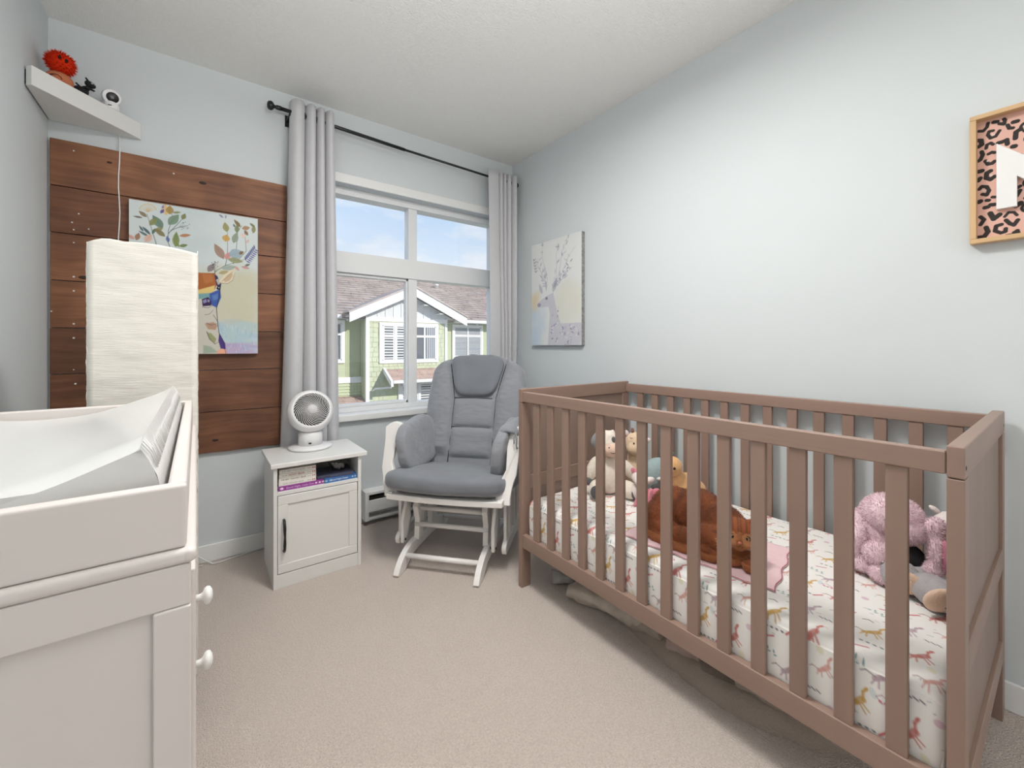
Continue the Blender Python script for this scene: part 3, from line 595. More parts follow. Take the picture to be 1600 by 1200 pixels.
# framed leopard letter on the right wall; local x runs towards -Y
T = thing('letter_frame', 'light wood framed leopard print with a large white block letter', 'picture', (XR, .187, 1.372), -PI/2)
FW, FH, FT = .305, .383, .0135
mb = MB()
mb.box(0, FW, -.036, -.001, 0, FT).box(0, FW, -.036, -.001, FH-FT, FH).box(0, FT, -.036, -.001, FT, FH-FT).box(FW-FT, FW, -.036, -.001, FT, FH-FT); mb.build('frame', M['oak'], T, .0015)
def leopard():
    c = Canvas(FW-2*FT, FH-2*FT, 340, 440, (226, 182, 168)); r = random.Random(12); K = (54, 50, 48)
    S_ = .0882/339  # metres per crop pixel across; the strip seen in the photograph is laid out by hand
    def q(x, y):
        t = (x-215)/339; top = 222-90*t*1.0; bot = 1050-38*t; return ((x-215)*.000249, (bot-y)/(bot-top)*c.h)
    def stroke(pts, wd): c.line([q(*p) for p in pts], wd*1.28, K)
    def hole(x, y, a, b): c.ell(*q(x, y), a, b, (226, 204, 198))
    for p, wd in ([[(225, 280), (262, 278), (292, 250), (300, 222)], .0065], [[(340, 275), (310, 280), (298, 305), (320, 328), (360, 315), (390, 275)], .0062], [[(345, 215), (372, 212)], .008], [[(390, 225), (425, 228), (432, 200), (425, 192)], .0068], [[(452, 235), (465, 258), (492, 256)], .0068], [[(495, 215), (525, 208)], .0085], [[(222, 345), (245, 345), (250, 375), (225, 390)], .0085], [[(285, 400), (292, 375), (320, 362), (340, 372)], .0062], [[(380, 362), (410, 355), (445, 340), (450, 370)], .0082], [[(548, 265), (515, 285), (510, 330)], .0085], [[(492, 388), (506, 386)], .0095], [[(225, 490), (240, 480), (258, 445), (248, 425)], .0075], [[(305, 440), (330, 428), (352, 430)], .0068], [[(280, 490), (300, 512), (335, 505), (350, 492)], .0075], [[(228, 565), (250, 560)], .0095], [[(320, 560), (290, 575), (285, 610), (320, 620), (350, 600)], .0085], [[(222, 630), (238, 612)], .0085], [[(230, 690), (250, 670), (290, 672), (308, 700), (290, 730), (255, 725)], .0072], [[(228, 780), (238, 775)], .0098], [[(290, 768), (306, 768)], .0075], [[(335, 745), (355, 745)], .0065], [[(275, 820), (300, 815)], .0085], [[(320, 800), (350, 798)], .0085], [[(240, 885), (268, 905), (240, 940)], .0075], [[(318, 860), (345, 900), (390, 870)], .0095], [[(430, 885), (460, 855), (500, 855), (522, 875)], .0055], [[(440, 910), (470, 935), (500, 945), (528, 910)], .0075], [[(225, 1030), (270, 1025), (300, 990), (285, 960)], .0088], [[(405, 940), (365, 950), (355, 985), (385, 995)], .0075], [[(400, 1000), (435, 990), (438, 970)], .0072], [[(500, 1000), (525, 985), (532, 1005)], .0070], [[(445, 1020), (470, 1015)], .0068], [[(310, 1045), (345, 1035)], .0055], [[(510, 690), (545, 670)], .007], [[(520, 740), (545, 700)], .007], [[(515, 810), (548, 790)], .01], [[(495, 440), (548, 450)], .007], [[(520, 555), (548, 600)], .006]): stroke(p, wd)
    hole(340, 302, .004, .003); hole(268, 700, .005, .0035); hole(325, 590, .003, .004); hole(300, 488, .003, .003); hole(395, 972, .003, .003)
    x = .10
    while x < c.w:   # the rest of the print, outside the photograph
        y = .01
        while y < c.h:
            cx, cy = x+r.uniform(-.006, .006), y; R = r.uniform(.009, .013); a0 = r.uniform(0, 6)
            c.ell(cx, cy, R*.6, R*.6, (226, 204, 198))
            for k in range(r.choice((1, 2, 2, 3))):
                b0 = a0+k*2.1; L = r.uniform(1.1, 1.7); c.line([(cx+R*math.cos(b0+L*t/5), cy+R*math.sin(b0+L*t/5)) for t in range(6)], r.uniform(.006, .009), K)
            y += r.uniform(.028, .036)
        x += .031
    return c
lc = leopard(); lc.sheet('print', M['print'], T, lambda U, V: (FT+U*lc.w, U*0-.008, FT+V*lc.h))
MB().box(.004, FW-.004, -.007, -.001, .004, FH-.004).build('backing_board', M['white_letter'], T)
lx0, lx1, lz0, lz1, sw = .052, .250, .094, .288, .039
lm = (lx0+lx1)/2; mb = MB(); mb.prism([(lx0, lz0), (lx0+sw, lz0), (lx0+sw, lz1-.108), (lm, lz1-.168), (lx1-sw, lz1-.108), (lx1-sw, lz0), (lx1, lz0), (lx1, lz1), (lm, lz1-.100), (lx0, lz1)], 'y', -.024, -.0085)
mb.build('letter', M['white_letter'], T, .001)

# ---------------------------------------------------------------- corner shelf
SZ0, SZ1 = 2.010, 2.082
T = thing('corner_shelf', 'white triangular floating shelf high in the left corner', 'shelf', (XL, YB, SZ0))
W_(MB().prism([(XL+.004, YB-.002), (XL+.004, 2.262), (XL+.022, 2.245), (-.230, YB-.018), (-.226, YB-.002)][::-1], 'z', SZ0, SZ1), 'shelf_board', M['white2'], T, .002)
W_(MB().box(XL, XL+.004, 2.27, YB, SZ0+.01, SZ1-.01), 'bracket', M['dark'], T)
M['redfur'] = mat('red_orange_fluff', (214, 52, 22), .9, .1, var=.2, vscale=30); M['orangecloth'] = mat('orange_patterned_cloth', (196, 120, 88), .85, .1)
M['blackcloth'] = mat('black_plush', (34, 34, 38), .7, .3, var=.3, vscale=40)
# red fluffy-headed toy
sx_, sy_ = -.452, 2.40
T = thing('fluffy_toy', 'orange-bodied toy with a fluffy red head on the corner shelf', 'toy', (sx_, sy_, SZ1))
mb = MB().ell((-.006, 0, .034), (.042, .034, .038)).ell((.018, -.02, .014), (.02, .022, .014)).ell((-.02, -.018, .014), (.02, .02, .014)); mb.build('body', M['orangecloth'], T)
mb = MB()
for i in range(3): mb.tube([(-.018+.004*i+.006*(i+1)*math.cos(t*.6), -.031-.001*i, .03+.005*(i+1)*math.sin(t*.6)) for t in range(9)], .0012, 5)
mb.build('swirl_pattern', M['dark'], T)
mb = MB().ell((.000, -.006, .104), (.041, .036, .040), (0, .6, 0)); hd = mb.build('head', M['redfur'], T)
tufts(hd.data, 'fur', M['redfur'], hd, 1500, .012, .0012, None, .05, 3)
MB().ell((.022, -.040, .104), (.005, .004, .008)).ell((.004, -.043, .110), (.005, .004, .008)).build('eye', M['dark'], T)
# small black winged toy
T = thing('winged_toy', 'small black toy animal with wings on the corner shelf', 'toy', (-.395, 2.425, SZ1))
mb = MB().ell((-.008, 0, .028), (.026, .017, .02)).ell((.012, -.008, .014), (.006, .006, .016)).ell((.004, .010, .012), (.006, .006, .014)).ell((-.018, -.006, .012), (.007, .007, .014)).ell((.012, -.002, .042), (.008, .008, .016), (0, .5, 0))
link(fused(mb, .0025, 3), 'body', M['blackcloth'], T)
mb = MB().ell((.022, -.006, .062), (.018, .014, .013), (0, .35, 0)).ell((.014, .006, .076), (.004, .003, .010), (0, -.5, 0)).ell((.014, -.016, .076), (.004, .003, .010), (0, -.5, 0)); link(fused(mb, .0022, 2), 'head', M['blackcloth'], T)
MB().prism([(-.006, .040), (-.024, .058), (-.020, .062), (-.002, .046)], 'y', .002, .006).build('wing', M['blackcloth'], T, .001); MB().prism([(.0, .040), (.034, .030), (.040, .034), (.016, .048)], 'y', -.024, -.019).build('wing', M['blackcloth'], T, .001)
MB().tube([(-.03, .004, .026), (-.045, .008, .022), (-.055, .008, .014)], [.006, .004, .002], 8).build('tail', M['blackcloth'], T)
M['eyeg'] = mat('grey_eye', (170, 170, 175), .2); MB().ell((.036, -.014, .064), (.002, .004, .004)).ell((.030, -.020, .064), (.004, .002, .004)).build('eye', M['eyeg'], T)
# camera
T = thing('baby_monitor_camera', 'white round monitor camera with a black lens on the corner shelf', 'camera', (-.318, 2.475, SZ1))
MB().lathe([(.026, 0), (.028, .004), (.027, .028), (.022, .034), (0, .036)]).build('base', M['wplastic'], T)
q = Vector((.25, -.88, -.38)).normalized().to_track_quat('Z', 'Y').to_matrix()
hc = Vector((0, -.004, .056))
MB().ell(hc, (.031, .031, .031)).build('head', M['wplastic'], T)
MB().lathe([(.029, .016), (.031, .018), (.031, .026), (.028, .029), (.023, .027)], hc, 28, q).build('rim', M['wplastic'], T)
mb = MB().lathe([(.024, .022), (.020, .0275), (.012, .030), (0, .031)], hc+q @ Vector((.002, 0, 0)), 24, q); l = mb.build('lens', M['black'], T)
M['glint'] = mat('grey_lens_detail', (120, 120, 125), .1, .8); MB().lathe([(.007, .030), (.006, .0325), (0, .033)], hc, 16, q).build('glass_eye', M['glint'], T)
MB().box(-.006, .006, -.029, -.0265, .010, .013).build('port', M['dark'], T)
# its cable
mb = MB(); pts = [(-.318, 2.515, SZ1+.008), (-.306, 2.545, SZ1+.006), (-.300, 2.549, SZ1-.03), (-.299, 2.549, SZ0-.01)]
pts += [(-.299+.0025*math.sin(k*1.3), 2.532 if z < 1.94 else 2.547, z) for k, z in enumerate(np.linspace(1.995, .15, 34))]
pts += [(-.28, 2.52, .02), (-.15, 2.50, .006), (0.0, 2.51, .006)]
tag(mb.tube(pts, .0024, 6).build('power_cable', M['wplastic']), 'thin white cable hanging from the corner shelf down the planks', 'cable')
mb = MB(); tag(mb.tube([(-.06, 2.54, .075), (-.02, 2.535, .045), (.015, 2.515, .02), (.04, 2.50, .005), (.07, 2.50, .005), (.13, 2.515, .005), (.19, 2.53, .005), (.25, 2.535, .005)], .0028, 6).build('power_cable', M['wplastic']), 'short white cord lying on the carpet along the baseboard', 'cable')

# ---------------------------------------------------------------- curtains and rod
RY = 2.455
T = thing('curtain_rod', 'black metal curtain rod above the window', 'curtain rod', (1.1, RY, 2.27))
W_(MB().cyl((.318, RY, 2.301), (1.0, RY, 2.276), .010, 14).cyl((1.0, RY, 2.276), (1.852, RY, 2.258), .0075, 14), 'rod', M['black'], T)
for x, z, sg in ((.318, 2.301, -1), (1.852, 2.256, 1)):
    ro = Euler((0, sg*PI/2, 0)).to_matrix()
    W_(MB().lathe([(.012, -.01), (.012, .012), (.008, .016), (.010, .022), (.021, .03), (.024, .038), (.021, .048), (.012, .054), (0, .055)] if sg < 0 else [(.011, -.01), (.011, .004), (.018, .008), (.020, .014), (.016, .02), (0, .022)], (x, RY, z), 8, ro), 'finial', M['black'], T)
for x, z in ((.37, 2.299), (1.82, 2.259)): W_(MB().box(x-.006, x+.006, RY, YB, z-.018, z-.008).box(x-.012, x+.012, YB-.004, YB, z-.04, z+.02), 'bracket', M['black'], T)
def curtain(label, x0t, x1t, x0b, x1b, folds, zt, zb, amp, flat=0, zslope=0, seed=1):
    r = random.Random(seed); T = thing('curtain', label, 'curtain', ((x0t+x1t)/2, RY, zb), 0, None)
    ph = [r.uniform(-.25, .25) for _ in range(folds+2)]
    def fn(u, v):
        z = zb+(zt+zslope*u-zb)*v; b = 1-v
        s = u
        if flat: s = max(0, (u-flat)/(1-flat)) if u > flat else 0
        p = (s+.045*math.sin(2*PI*s*1.0+seed)-.045*math.sin(seed)*(1-s)-.045*math.sin(2*PI+seed)*s)*folds*PI
        A = amp*(1+.22*b*math.sin(3*u+seed))
        lobe = abs(math.sin(p))**.55; dx = 0
        y = RY+A*.7-2*A*lobe
        if flat and u <= flat: y = RY-A*.9-.003*math.sin(u/flat*PI)+max(0, (u/flat-.93)/.07)*A*1.6
        y += b*.012*math.sin(5*v+u*7)
        y += .035*max(0, (1.2-z)/1.2)
        xw = (x0t+(x1t-x0t)*u)*v+(x0b+(x1b-x0b)*u)*b+.006*math.sin(2*u+3*v)*b
        return (xw+dx-T.location[0], min(y, YB-.006)-RY, z-zb)
    MB().grid(fn, 150, 40).build('cloth', M['curtain'], T, solid=.003)
    for k in range(folds*2+(1 if flat else 0)):
        u = (flat+(1-flat)*(k+.5)/(folds*2)) if not flat or k else flat*.75
        if k >= folds*2: break
        x = x0t+(x1t-x0t)*u; z = 2.30-.0285*(x-.318); mb = MB()
        mb.tube([(x-T.location[0]+.002*0, .016*math.cos(t), z-zb+.016*math.sin(t)) for t in np.linspace(0, 2*PI, 17)[:-1]], .0028, 6, True); mb.build('grommet', M['black'], T)
    return T
curtain('long grey curtain at the left of the window, reaching behind the white cabinet', .372, .590, .318, .628, 4, 2.362, .12, .032, 0, -.012, 2)
curtain('narrower grey curtain at the right of the window, behind the armchair', 1.600, 1.858, 1.628, 1.862, 4, 2.308, .22, .026, .36, .0, 5)

# ---------------------------------------------------------------- paper floor lamp
LX0, LX1, LY0, LY1, LZ = -.243, -.013, 1.530, 1.760, 1.335
T = thing('floor_lamp', 'tall square floor lamp of cream crinkled paper behind the changing table', 'lamp', ((LX0+LX1)/2, (LY0+LY1)/2, 0))
r3 = random.Random(4)
def lampface(ax, c, a0, a1, sgn):
    def fn(u, v):
        zt = LZ+.014*math.sin(u*PI)+(.008 if u < .3 else 0)*math.sin(u/.3*PI)
        z = .1+(zt-.1)*v; p = .0018*mnoise.noise((u*3, z*24, c*9)) + .0012*mnoise.noise((u*9, z*90, c*3))
        e = .0016*mnoise.noise((z*75, c*7, 3))*(1 if u in (0.0, 1.0) else 0)
        a = a0+(a1-a0)*u+e
        return (a, c+sgn*p, z) if ax == 'x' else (c+sgn*p, a, z)
    m = MB().grid(fn, 16, 200); return W_(m, 'paper_panel', M['paper'], T, solid=.0012)
lampface('x', LY0, LX0, LX1, -1); lampface('x', LY1, LX1, LX0, 1); lampface('y', LX0, LY1, LY0, -1); lampface('y', LX1, LY0, LY1, 1)
mb = MB()
for x in (LX0+.006, LX1-.006):
    for y in (LY0+.006, LY1-.006): mb.cyl((x, y, .0), (x, y, LZ-.02), .003, 8)
for z in (.1, .7, LZ-.03): mb.tube([(LX0+.006, LY0+.006, z), (LX1-.006, LY0+.006, z), (LX1-.006, LY1-.006, z), (LX0+.006, LY1-.006, z)], .0028, 6, True)
W_(mb, 'wire_frame', M['black'], T)
W_(MB().lathe([(.02, 0), (.02, .06), (.028, .075), (.032, .11), (.02, .14), (0, .145)], (T.location[0], T.location[1], .7)), 'bulb', M['wplastic'], T)

# ---------------------------------------------------------------- changing table
DXR, DY0, DY1, TZ = -.005, .530, 1.385, .922
T = thing('changing_table', 'white painted chest of drawers with a raised changing tray in the left foreground', 'dresser', (DXR, DY0, 0), math.radians(.55))
w, L = .505, DY1-DY0          # local x from -w to 0, y 0..L
MB().prism([(-w+.02, .012), (-.005, .012), (-.005, L-.008), (-w+.02, L-.008)], 'z', .10, .842).build('body', M['white'], T, .003)
mb = MB()   # end frame: stiles and rails proud of the panel
mb.box(-w+.02, -.0045, .006, .012, .80, .842).box(-.034, -.0045, .004, .012, .06, .80).box(-w+.02, -w+.05, .004, .012, .06, .80).box(-w+.05, -.034, .004, .012, .08, .16)
mb.build('end_frame', M['white'], T, .002)
for x in (-.034, -w+.02):
    for y in (.01, L-.04): MB().box(x, x+.03, y, y+.03, 0, .1).build('leg', M['white'], T, .003)
MB().prism([(-w, 0.004), (-.010, .004), (-.004, .001), (0, .008), (0, L-.008), (-.006, L), (-w, L)], 'z', .842, .857).build('top_board', M['white'], T, .006, seg=4)
MB().box(-w, -.008, .010, .026, .857, TZ).build('tray_side', M['white'], T, .004, seg=3)
MB().box(-w, -.008, L-.024, L-.008, .857, TZ).build('tray_side', M['white'], T, .004, seg=3)
MB().box(-.024, -.008, .026, L-.024, .857, TZ).build('tray_side', M['white'], T, .004, seg=3)
MB().box(-w, -w+.016, .026, L-.024, .857, TZ).build('tray_side', M['white'], T, .004, seg=3)
for z0, z1, zk in ((.60, .825, .648), (.485, .595, .540), (.30, .48, None), (.115, .295, None)):
    d = MB().box(-.007, -.001, .03, L-.03, z0, z1).build('drawer', M['white'], T, .002)
    for y in (.33,) if zk else ():
        MB().lathe([(0, 0), (.0055, 0), (.005, .006), (.0065, .010), (.0125, .0125), (.0145, .0165), (.013, .0205), (.007, .0235), (0, .024)], (-.002, y, zk), 24, Euler((0, PI/2, 0)).to_matrix()).build('knob', M['white2'], d)
T2 = thing('changing_pad', 'glossy white contoured changing pad lying in the tray of the changing table', 'changing pad', (DXR, DY0, .859), math.radians(.55))
M['vinylpad'] = mat('glossy_white_vinyl', (222, 222, 220), .30, .55, coat=.15, bump=.12, bscale=7, bdist=.02, stretch=(1, .5, 1))
M['padskirt'] = mat('beige_quilted_side', (224, 212, 206), .5, .4)
pw, pL = .45, L-.075
def padz(u, v):
    c = abs(u-.5)*2; z = .046+.060*c**2.0
    z += .003*math.sin(u*9+v*3)*math.sin(v*7)*(1-c)+.0035*mnoise.noise((u*5, v*3+u*4, 1))
    e = min(v, 1-v)*pL
    z *= 1-.10*max(0, 1-e/.05)**2
    return z
mb = MB()
def padfn(u, v):
    y = .045+v*pL-.030*(1-abs(u-.5)*2)**.8*(1 if v < .02 else 0)*0
    return (-.046-pw+u*pw, y, padz(u, v))
mb.grid(padfn, 44, 60)
mb.grid(lambda u, v: (-.046-pw+u*pw+(.019*v**.7+.005*math.sin(v*PI))*u**8, .045-.006*math.sin(v*PI)*(1-u**8), padz(u, 0)*(1-v)+.001), 44, 8)
mb.grid(lambda u, v: (-.046-pw+u*pw, .045+pL+.006*math.sin(v*PI), padz(u, 1)*v+.001*(1-v)), 44, 6)
mb.grid(lambda u, v: (-.046+.019*v**.7+.005*math.sin(v*PI)+.0014*mnoise.noise((u*70, v*5, 2))*math.sin(v*PI), .045+u*pL, padz(1, u)*(1-v)+.001), 120, 10)
mb.grid(lambda u, v: (-.046-pw-.004*math.sin(v*PI), .045+u*pL, padz(0, u)*v+.001*(1-v)), 60, 6)
mb.box(-.44, -.037, .047, .07, .0, .066)
mb.build('pad', M['vinylpad'], T2, fixn=True)
mb = MB()
for k in range(60): y = .05+k*(pL-.01)/60; mb.tube([(-.0455, y, .102), (-.0385, y+.003, .090), (-.0335, y+.006, .074)], .0011, 5)
mb.build('gathered_hem', M['vinylpad'], T2)['kind'] = 'stuff'

# ---------------------------------------------------------------- bedside cabinet
CX0, CX1, CY0, CY1 = .247, .622, 2.075, 2.408
T = thing('bedside_cabinet', 'white bedside cabinet with open shelf and panelled door below the fan', 'cabinet', ((CX0+CX1)/2, (CY0+CY1)/2, 0))
t = .015
W_(MB().box(CX0, CX0+t, CY0, CY1, 0, .530), 'side_panel', M['white2'], T, .001); W_(MB().box(CX1-t, CX1, CY0, CY1, 0, .530), 'side_panel', M['white2'], T, .001)
W_(MB().box(CX0-.012, CX1+.026, CY0-.012, CY1+.006, .5305, .551), 'top_board', M['white2'], T, .003)
W_(MB().box(CX0+t, CX1-t, CY0+.003, CY1, .407, .422), 'shelf_board', M['white2'], T, .001)
W_(MB().box(CX0+t, CX1-t, CY1-.006, CY1, .06, .53), 'back_panel', M['white2'], T)
W_(MB().box(CX0+t, CX1-t, CY0+.003, CY0+.018, .0, .060), 'plinth', M['white2'], T, .001)
dx0, dx1, dz0, dz1 = CX0+t+.002, CX1-t-.002, .063, .404
mb = MB().box(dx0, dx1, CY0+.008, CY0+.018, dz0, dz1)
b = .040; mb.box(dx0, dx1, CY0+.002, CY0+.008, dz0, dz0+b).box(dx0, dx1, CY0+.002, CY0+.008, dz1-b, dz1).box(dx0, dx0+b, CY0+.002, CY0+.008, dz0+b, dz1-b).box(dx1-b, dx1, CY0+.002, CY0+.008, dz0+b, dz1-b)
o = W_(mb, 'door', M['white2'], T, .003)
hm = MB().tube([(.288, CY0+.004, .298), (.288, CY0-.012, .296), (.288, CY0-.020, .285), (.288, CY0-.024, .262), (.289, CY0-.021, .230), (.288, CY0-.024, .198), (.288, CY0-.020, .175), (.288, CY0-.012, .164), (.288, CY0+.004, .162)], [.006, .0055, .0055, .006, .0045, .006, .0055, .0055, .006], 12)
off(hm, T.location).build('handle', M['black'], o)
for x in (.5,): W_(MB().cyl((CX0+t+.001, CY0+.03, .2), (CX0+t+.02, CY0+.03, .2), .002, 6), 'hinge', M['black'], T)
# books
def book(name, label, col, spine_col, x0, x1, y0, y1, z0, z1, text=None, tcol=(60, 50, 45), tsize=.008, tx=.02, extra=None, rot=0, group=None, pages=(238, 234, 224)):
    cx, cy = (x0+x1)/2, (y0+y1)/2
    T = thing(name, label, 'book', (cx, cy, z0), rot, group); hx, hy, h = (x1-x0)/2, (y1-y0)/2, z1-z0
    cm = mat(name+'_cover', col, .4, .5); pm = mat(name+'_pages', pages, .8, .1)
    c = .0012
    MB().box(-hx, hx, -hy, hy, 0, c).box(-hx, hx, -hy, hy, h-c, h).box(-hx, hx, -hy, -hy+c, c, h-c).build('cover', cm, T, .0004, seg=1)
    MB().box(-hx+.002, hx-.002, -hy+c, hy-.002, c, h-c).build('pages', pm, T)
    if text:
        for body, size, x, tc_, sx in text:
            if body[0] == '#':
                mk = MB()
                for q_ in range(len(body)-1): mk.ell((x+q_*size*1.5*sx, -hy-.0002, h/2), (size*.55*sx, .0004, size*.4), (0, 0, 0), 8, 6)
                mk.build('spine_mark', mat(name+'_ink', tc_, .5), T); continue
            textmesh(body, size, 'spine_title', mat(name+'_ink', tc_, .5), T, Matrix.Translation((x, -hy-.0004, h/2)) @ Matrix.Rotation(PI/2, 4, 'X'), .0003, 'LEFT', sx)
    return T
bx0 = CX0+t+.006; bw = .155; zb = .422
book('picture_book', 'purple picture book at the bottom of the left pile in the cabinet', (148, 58, 150), None, bx0, bx0+.185, CY0+.018, CY0+.19, zb, zb+.0200, [('Good Night, Little One', .012, -.062, (226, 190, 226), 1), ('#.', .014, -.079, (240, 215, 240), 1), ('#...', .010, .062, (235, 210, 225), 1)])
pile = [('white book with pale title just above the purple one', [('THE VERY', .0045, -.060, (150, 150, 150), 1), ('HUNGRY BEAR', .0085, -.034, (168, 176, 176), 1)]),
        ('white book titled in brown, second above the purple one', [('THE VERY', .0075, -.068, (60, 50, 44), 1), ('CRANKY BEAR', .0108, -.030, (134, 90, 58), .9)]),
        ('white book titled NOISY BEAR in red brown, in the left pile', [('THE VERY', .0055, -.066, (110, 100, 90), 1), ('NOISY BEAR', .0118, -.038, (140, 52, 40), 1)]),
        ('white book with grey title at the top of the left pile', [('THE VERY ITCHY BEAR', .0092, -.066, (150, 160, 164), 1)])]
for i, (lb, tx) in enumerate(pile):
    z = zb+.0202+i*.0178
    book('picture_book', lb, (236, 234, 226), None, bx0+.002+.001*i, bx0+bw, CY0+.022+.001*i, CY0+.18, z, z+.0173, tx+[('#...', .003, .042, (120, 120, 118), 1.2), ('#..', .0075, .062, (196, 60, 66), .7)], group=None)
book('board_book', 'blue picture book under the thin one on the right in the cabinet', (62, 112, 176), None, bx0+.188, bx0+.336, CY0+.014, CY0+.17, zb, zb+.021, [('Good Night Ocean', .0112, -.046, (240, 245, 250), .9), ('#..', .012, -.066, (150, 190, 220), 1), ('#..', .008, .054, (190, 215, 235), 1)], rot=.02)
book('board_book', 'thin dark-covered book lying on the blue one', (70, 72, 96), None, bx0+.168, bx0+.328, CY0+.02, CY0+.17, zb+.0215, zb+.035, [('#....', .006, -.02, (110, 110, 150), 1)], rot=-.10, pages=(206, 200, 226))
T = thing('plastic_tub', 'small clear plastic tub on the books in the cabinet', 'container', (.540, CY0+.095, zb+.0355))
M['clear'] = glassy('clear_plastic', .22, (.93, .94, .95), .12)
MB().lathe([(.030, 0), (.034, .004), (.046, .034), (.049, .036), (.049, .040), (.047, .040), (.044, .036), (.032, .006), (0, .004)], (0, 0, 0), 28).build('tub', M['clear'], T)
M['crumb'] = mat('pale_crumpled_contents', (228, 226, 222), .6); mb = MB()
for k in range(9): mb.ell((rnd.uniform(-.022, .022), rnd.uniform(-.02, .02), .012+rnd.uniform(0, .014)), (.014, .009, .006), (rnd.uniform(0, 3), rnd.uniform(0, 3), 0), 8, 6)
o = mb.build('contents', M['crumb'], T); o['kind'] = 'stuff'

# ---------------------------------------------------------------- fan
FX, FY, FZ = .438, 2.305, .5512
T = thing('desk_fan', 'white round air circulator fan with a spiral grille on the cabinet', 'fan', (FX, FY, FZ))
MB().lathe([(.094, 0), (.100, .003), (.101, .009), (.097, .014), (.060, .019), (0, .02)], (0, 0, 0), 48).build('base', M['wplastic'], T)
MB().lathe([(.056, .018), (.056, .075), (.050, .085), (0, .085)], (0, 0, 0), 40).build('column', M['wplastic'], T)
hc = Vector((0, 0, .184)); dirv = Vector((-.03, -1, .34)).normalized(); q = dirv.to_track_quat('Z', 'Y').to_matrix()
R0 = .108
prof = [(0, -.075), (.045, -.070), (.08, -.052), (.100, -.022), (R0, .004), (.104, .026), (.094, .044), (.083, .053), (.081, .050), (.080, .02), (.078, .017), (0, .016)]
MB().lathe(prof, hc, 56, q).build('housing', M['wplastic'], T)
M['fandark'] = mat('dark_fan_interior', (30, 30, 32), .5, .4); M['blade'] = mat('grey_fan_blade', (46, 46, 48), .4)
MB().lathe([(0, .018), (.0795, .018)], hc, 40, q).build('interior', M['fandark'], T)
mb = MB()
for k in range(5):
    a = 2*PI*k/5; mb.grid(lambda u, v: tuple(hc+q @ Vector(((.02+.052*v)*math.cos(a+u*.8+v*.3), (.02+.052*v)*math.sin(a+u*.8+v*.3), .022+.012*u))), 6, 5)
mb.build('blade', M['blade'], T, solid=.001)
gr = MB()
for k in range(32):
    a0 = 2*PI*k/32; gr.tube([tuple(hc+q @ Vector((rr*math.cos(a0+1.25*(rr-.022)/.06), rr*math.sin(a0+1.25*(rr-.022)/.06), .051+.008*(1-(rr/.082)**2)))) for rr in np.linspace(.018, .0815, 11)], .0013, 5)
for rr in (): gr.tube([tuple(hc+q @ Vector((rr*math.cos(t_), rr*math.sin(t_), .050+.008*(1-(rr/.082)**2)))) for t_ in np.linspace(0, 2*PI, 40)[:-1]], .0007, 4, True)
gr.build('grille', M['wplastic'], T)
M['hub'] = mat('light_grey_hub', (205, 205, 207), .4); MB().lathe([(.0225, .055), (.023, .060), (.019, .0635), (0, .065)], hc, 30, q).build('hub', M['hub'], T)
MB().box(-.018, -.006, -.0575, -.055, .030, .036).build('display', M['dark'], T)

# ---------------------------------------------------------------- baseboard heater
T = thing('baseboard_heater', 'white electric baseboard heater below the window', 'heater', (1.30, YB, .0))
hx0, hx1 = .768, 1.84
W_(MB().box(hx0, hx1, YB-.012, YB-.001, .03, .205).box(hx0, hx1, YB-.06, YB-.012, .03, .045), 'back_plate', M['trim'], T, .002)
W_(MB().prism([(YB-.012, .205), (YB-.012, .190), (YB-.062, .180), (YB-.062, .196)], 'x', hx0, hx1), 'top_cover', M['trim'], T, .002)
W_(MB().prism([(YB-.070, .082), (YB-.070, .150), (YB-.066, .152), (YB-.066, .082)], 'x', hx0+.02, hx1), 'front_cover', M['trim'], T, .001)
W_(MB().box(hx0-.002, hx0+.022, YB-.074, YB-.001, .03, .205), 'end_cap', M['trim'], T, .004); W_(MB().box(hx1-.022, hx1+.002, YB-.074, YB-.001, .03, .205), 'end_cap', M['trim'], T, .004)
M['fin'] = mat('heater_fins', (120, 118, 116), .4, .5, metal=.6); mb = MB()
for i in range(160): x = hx0+.03+i*(hx1-hx0-.06)/160; mb.box(x, x+.0008, YB-.055, YB-.014, .085, .165)
mb.cyl((hx0+.02, YB-.034, .12), (hx1-.02, YB-.034, .12), .006); o = W_(mb, 'fins', M['fin'], T); o['kind'] = 'stuff'
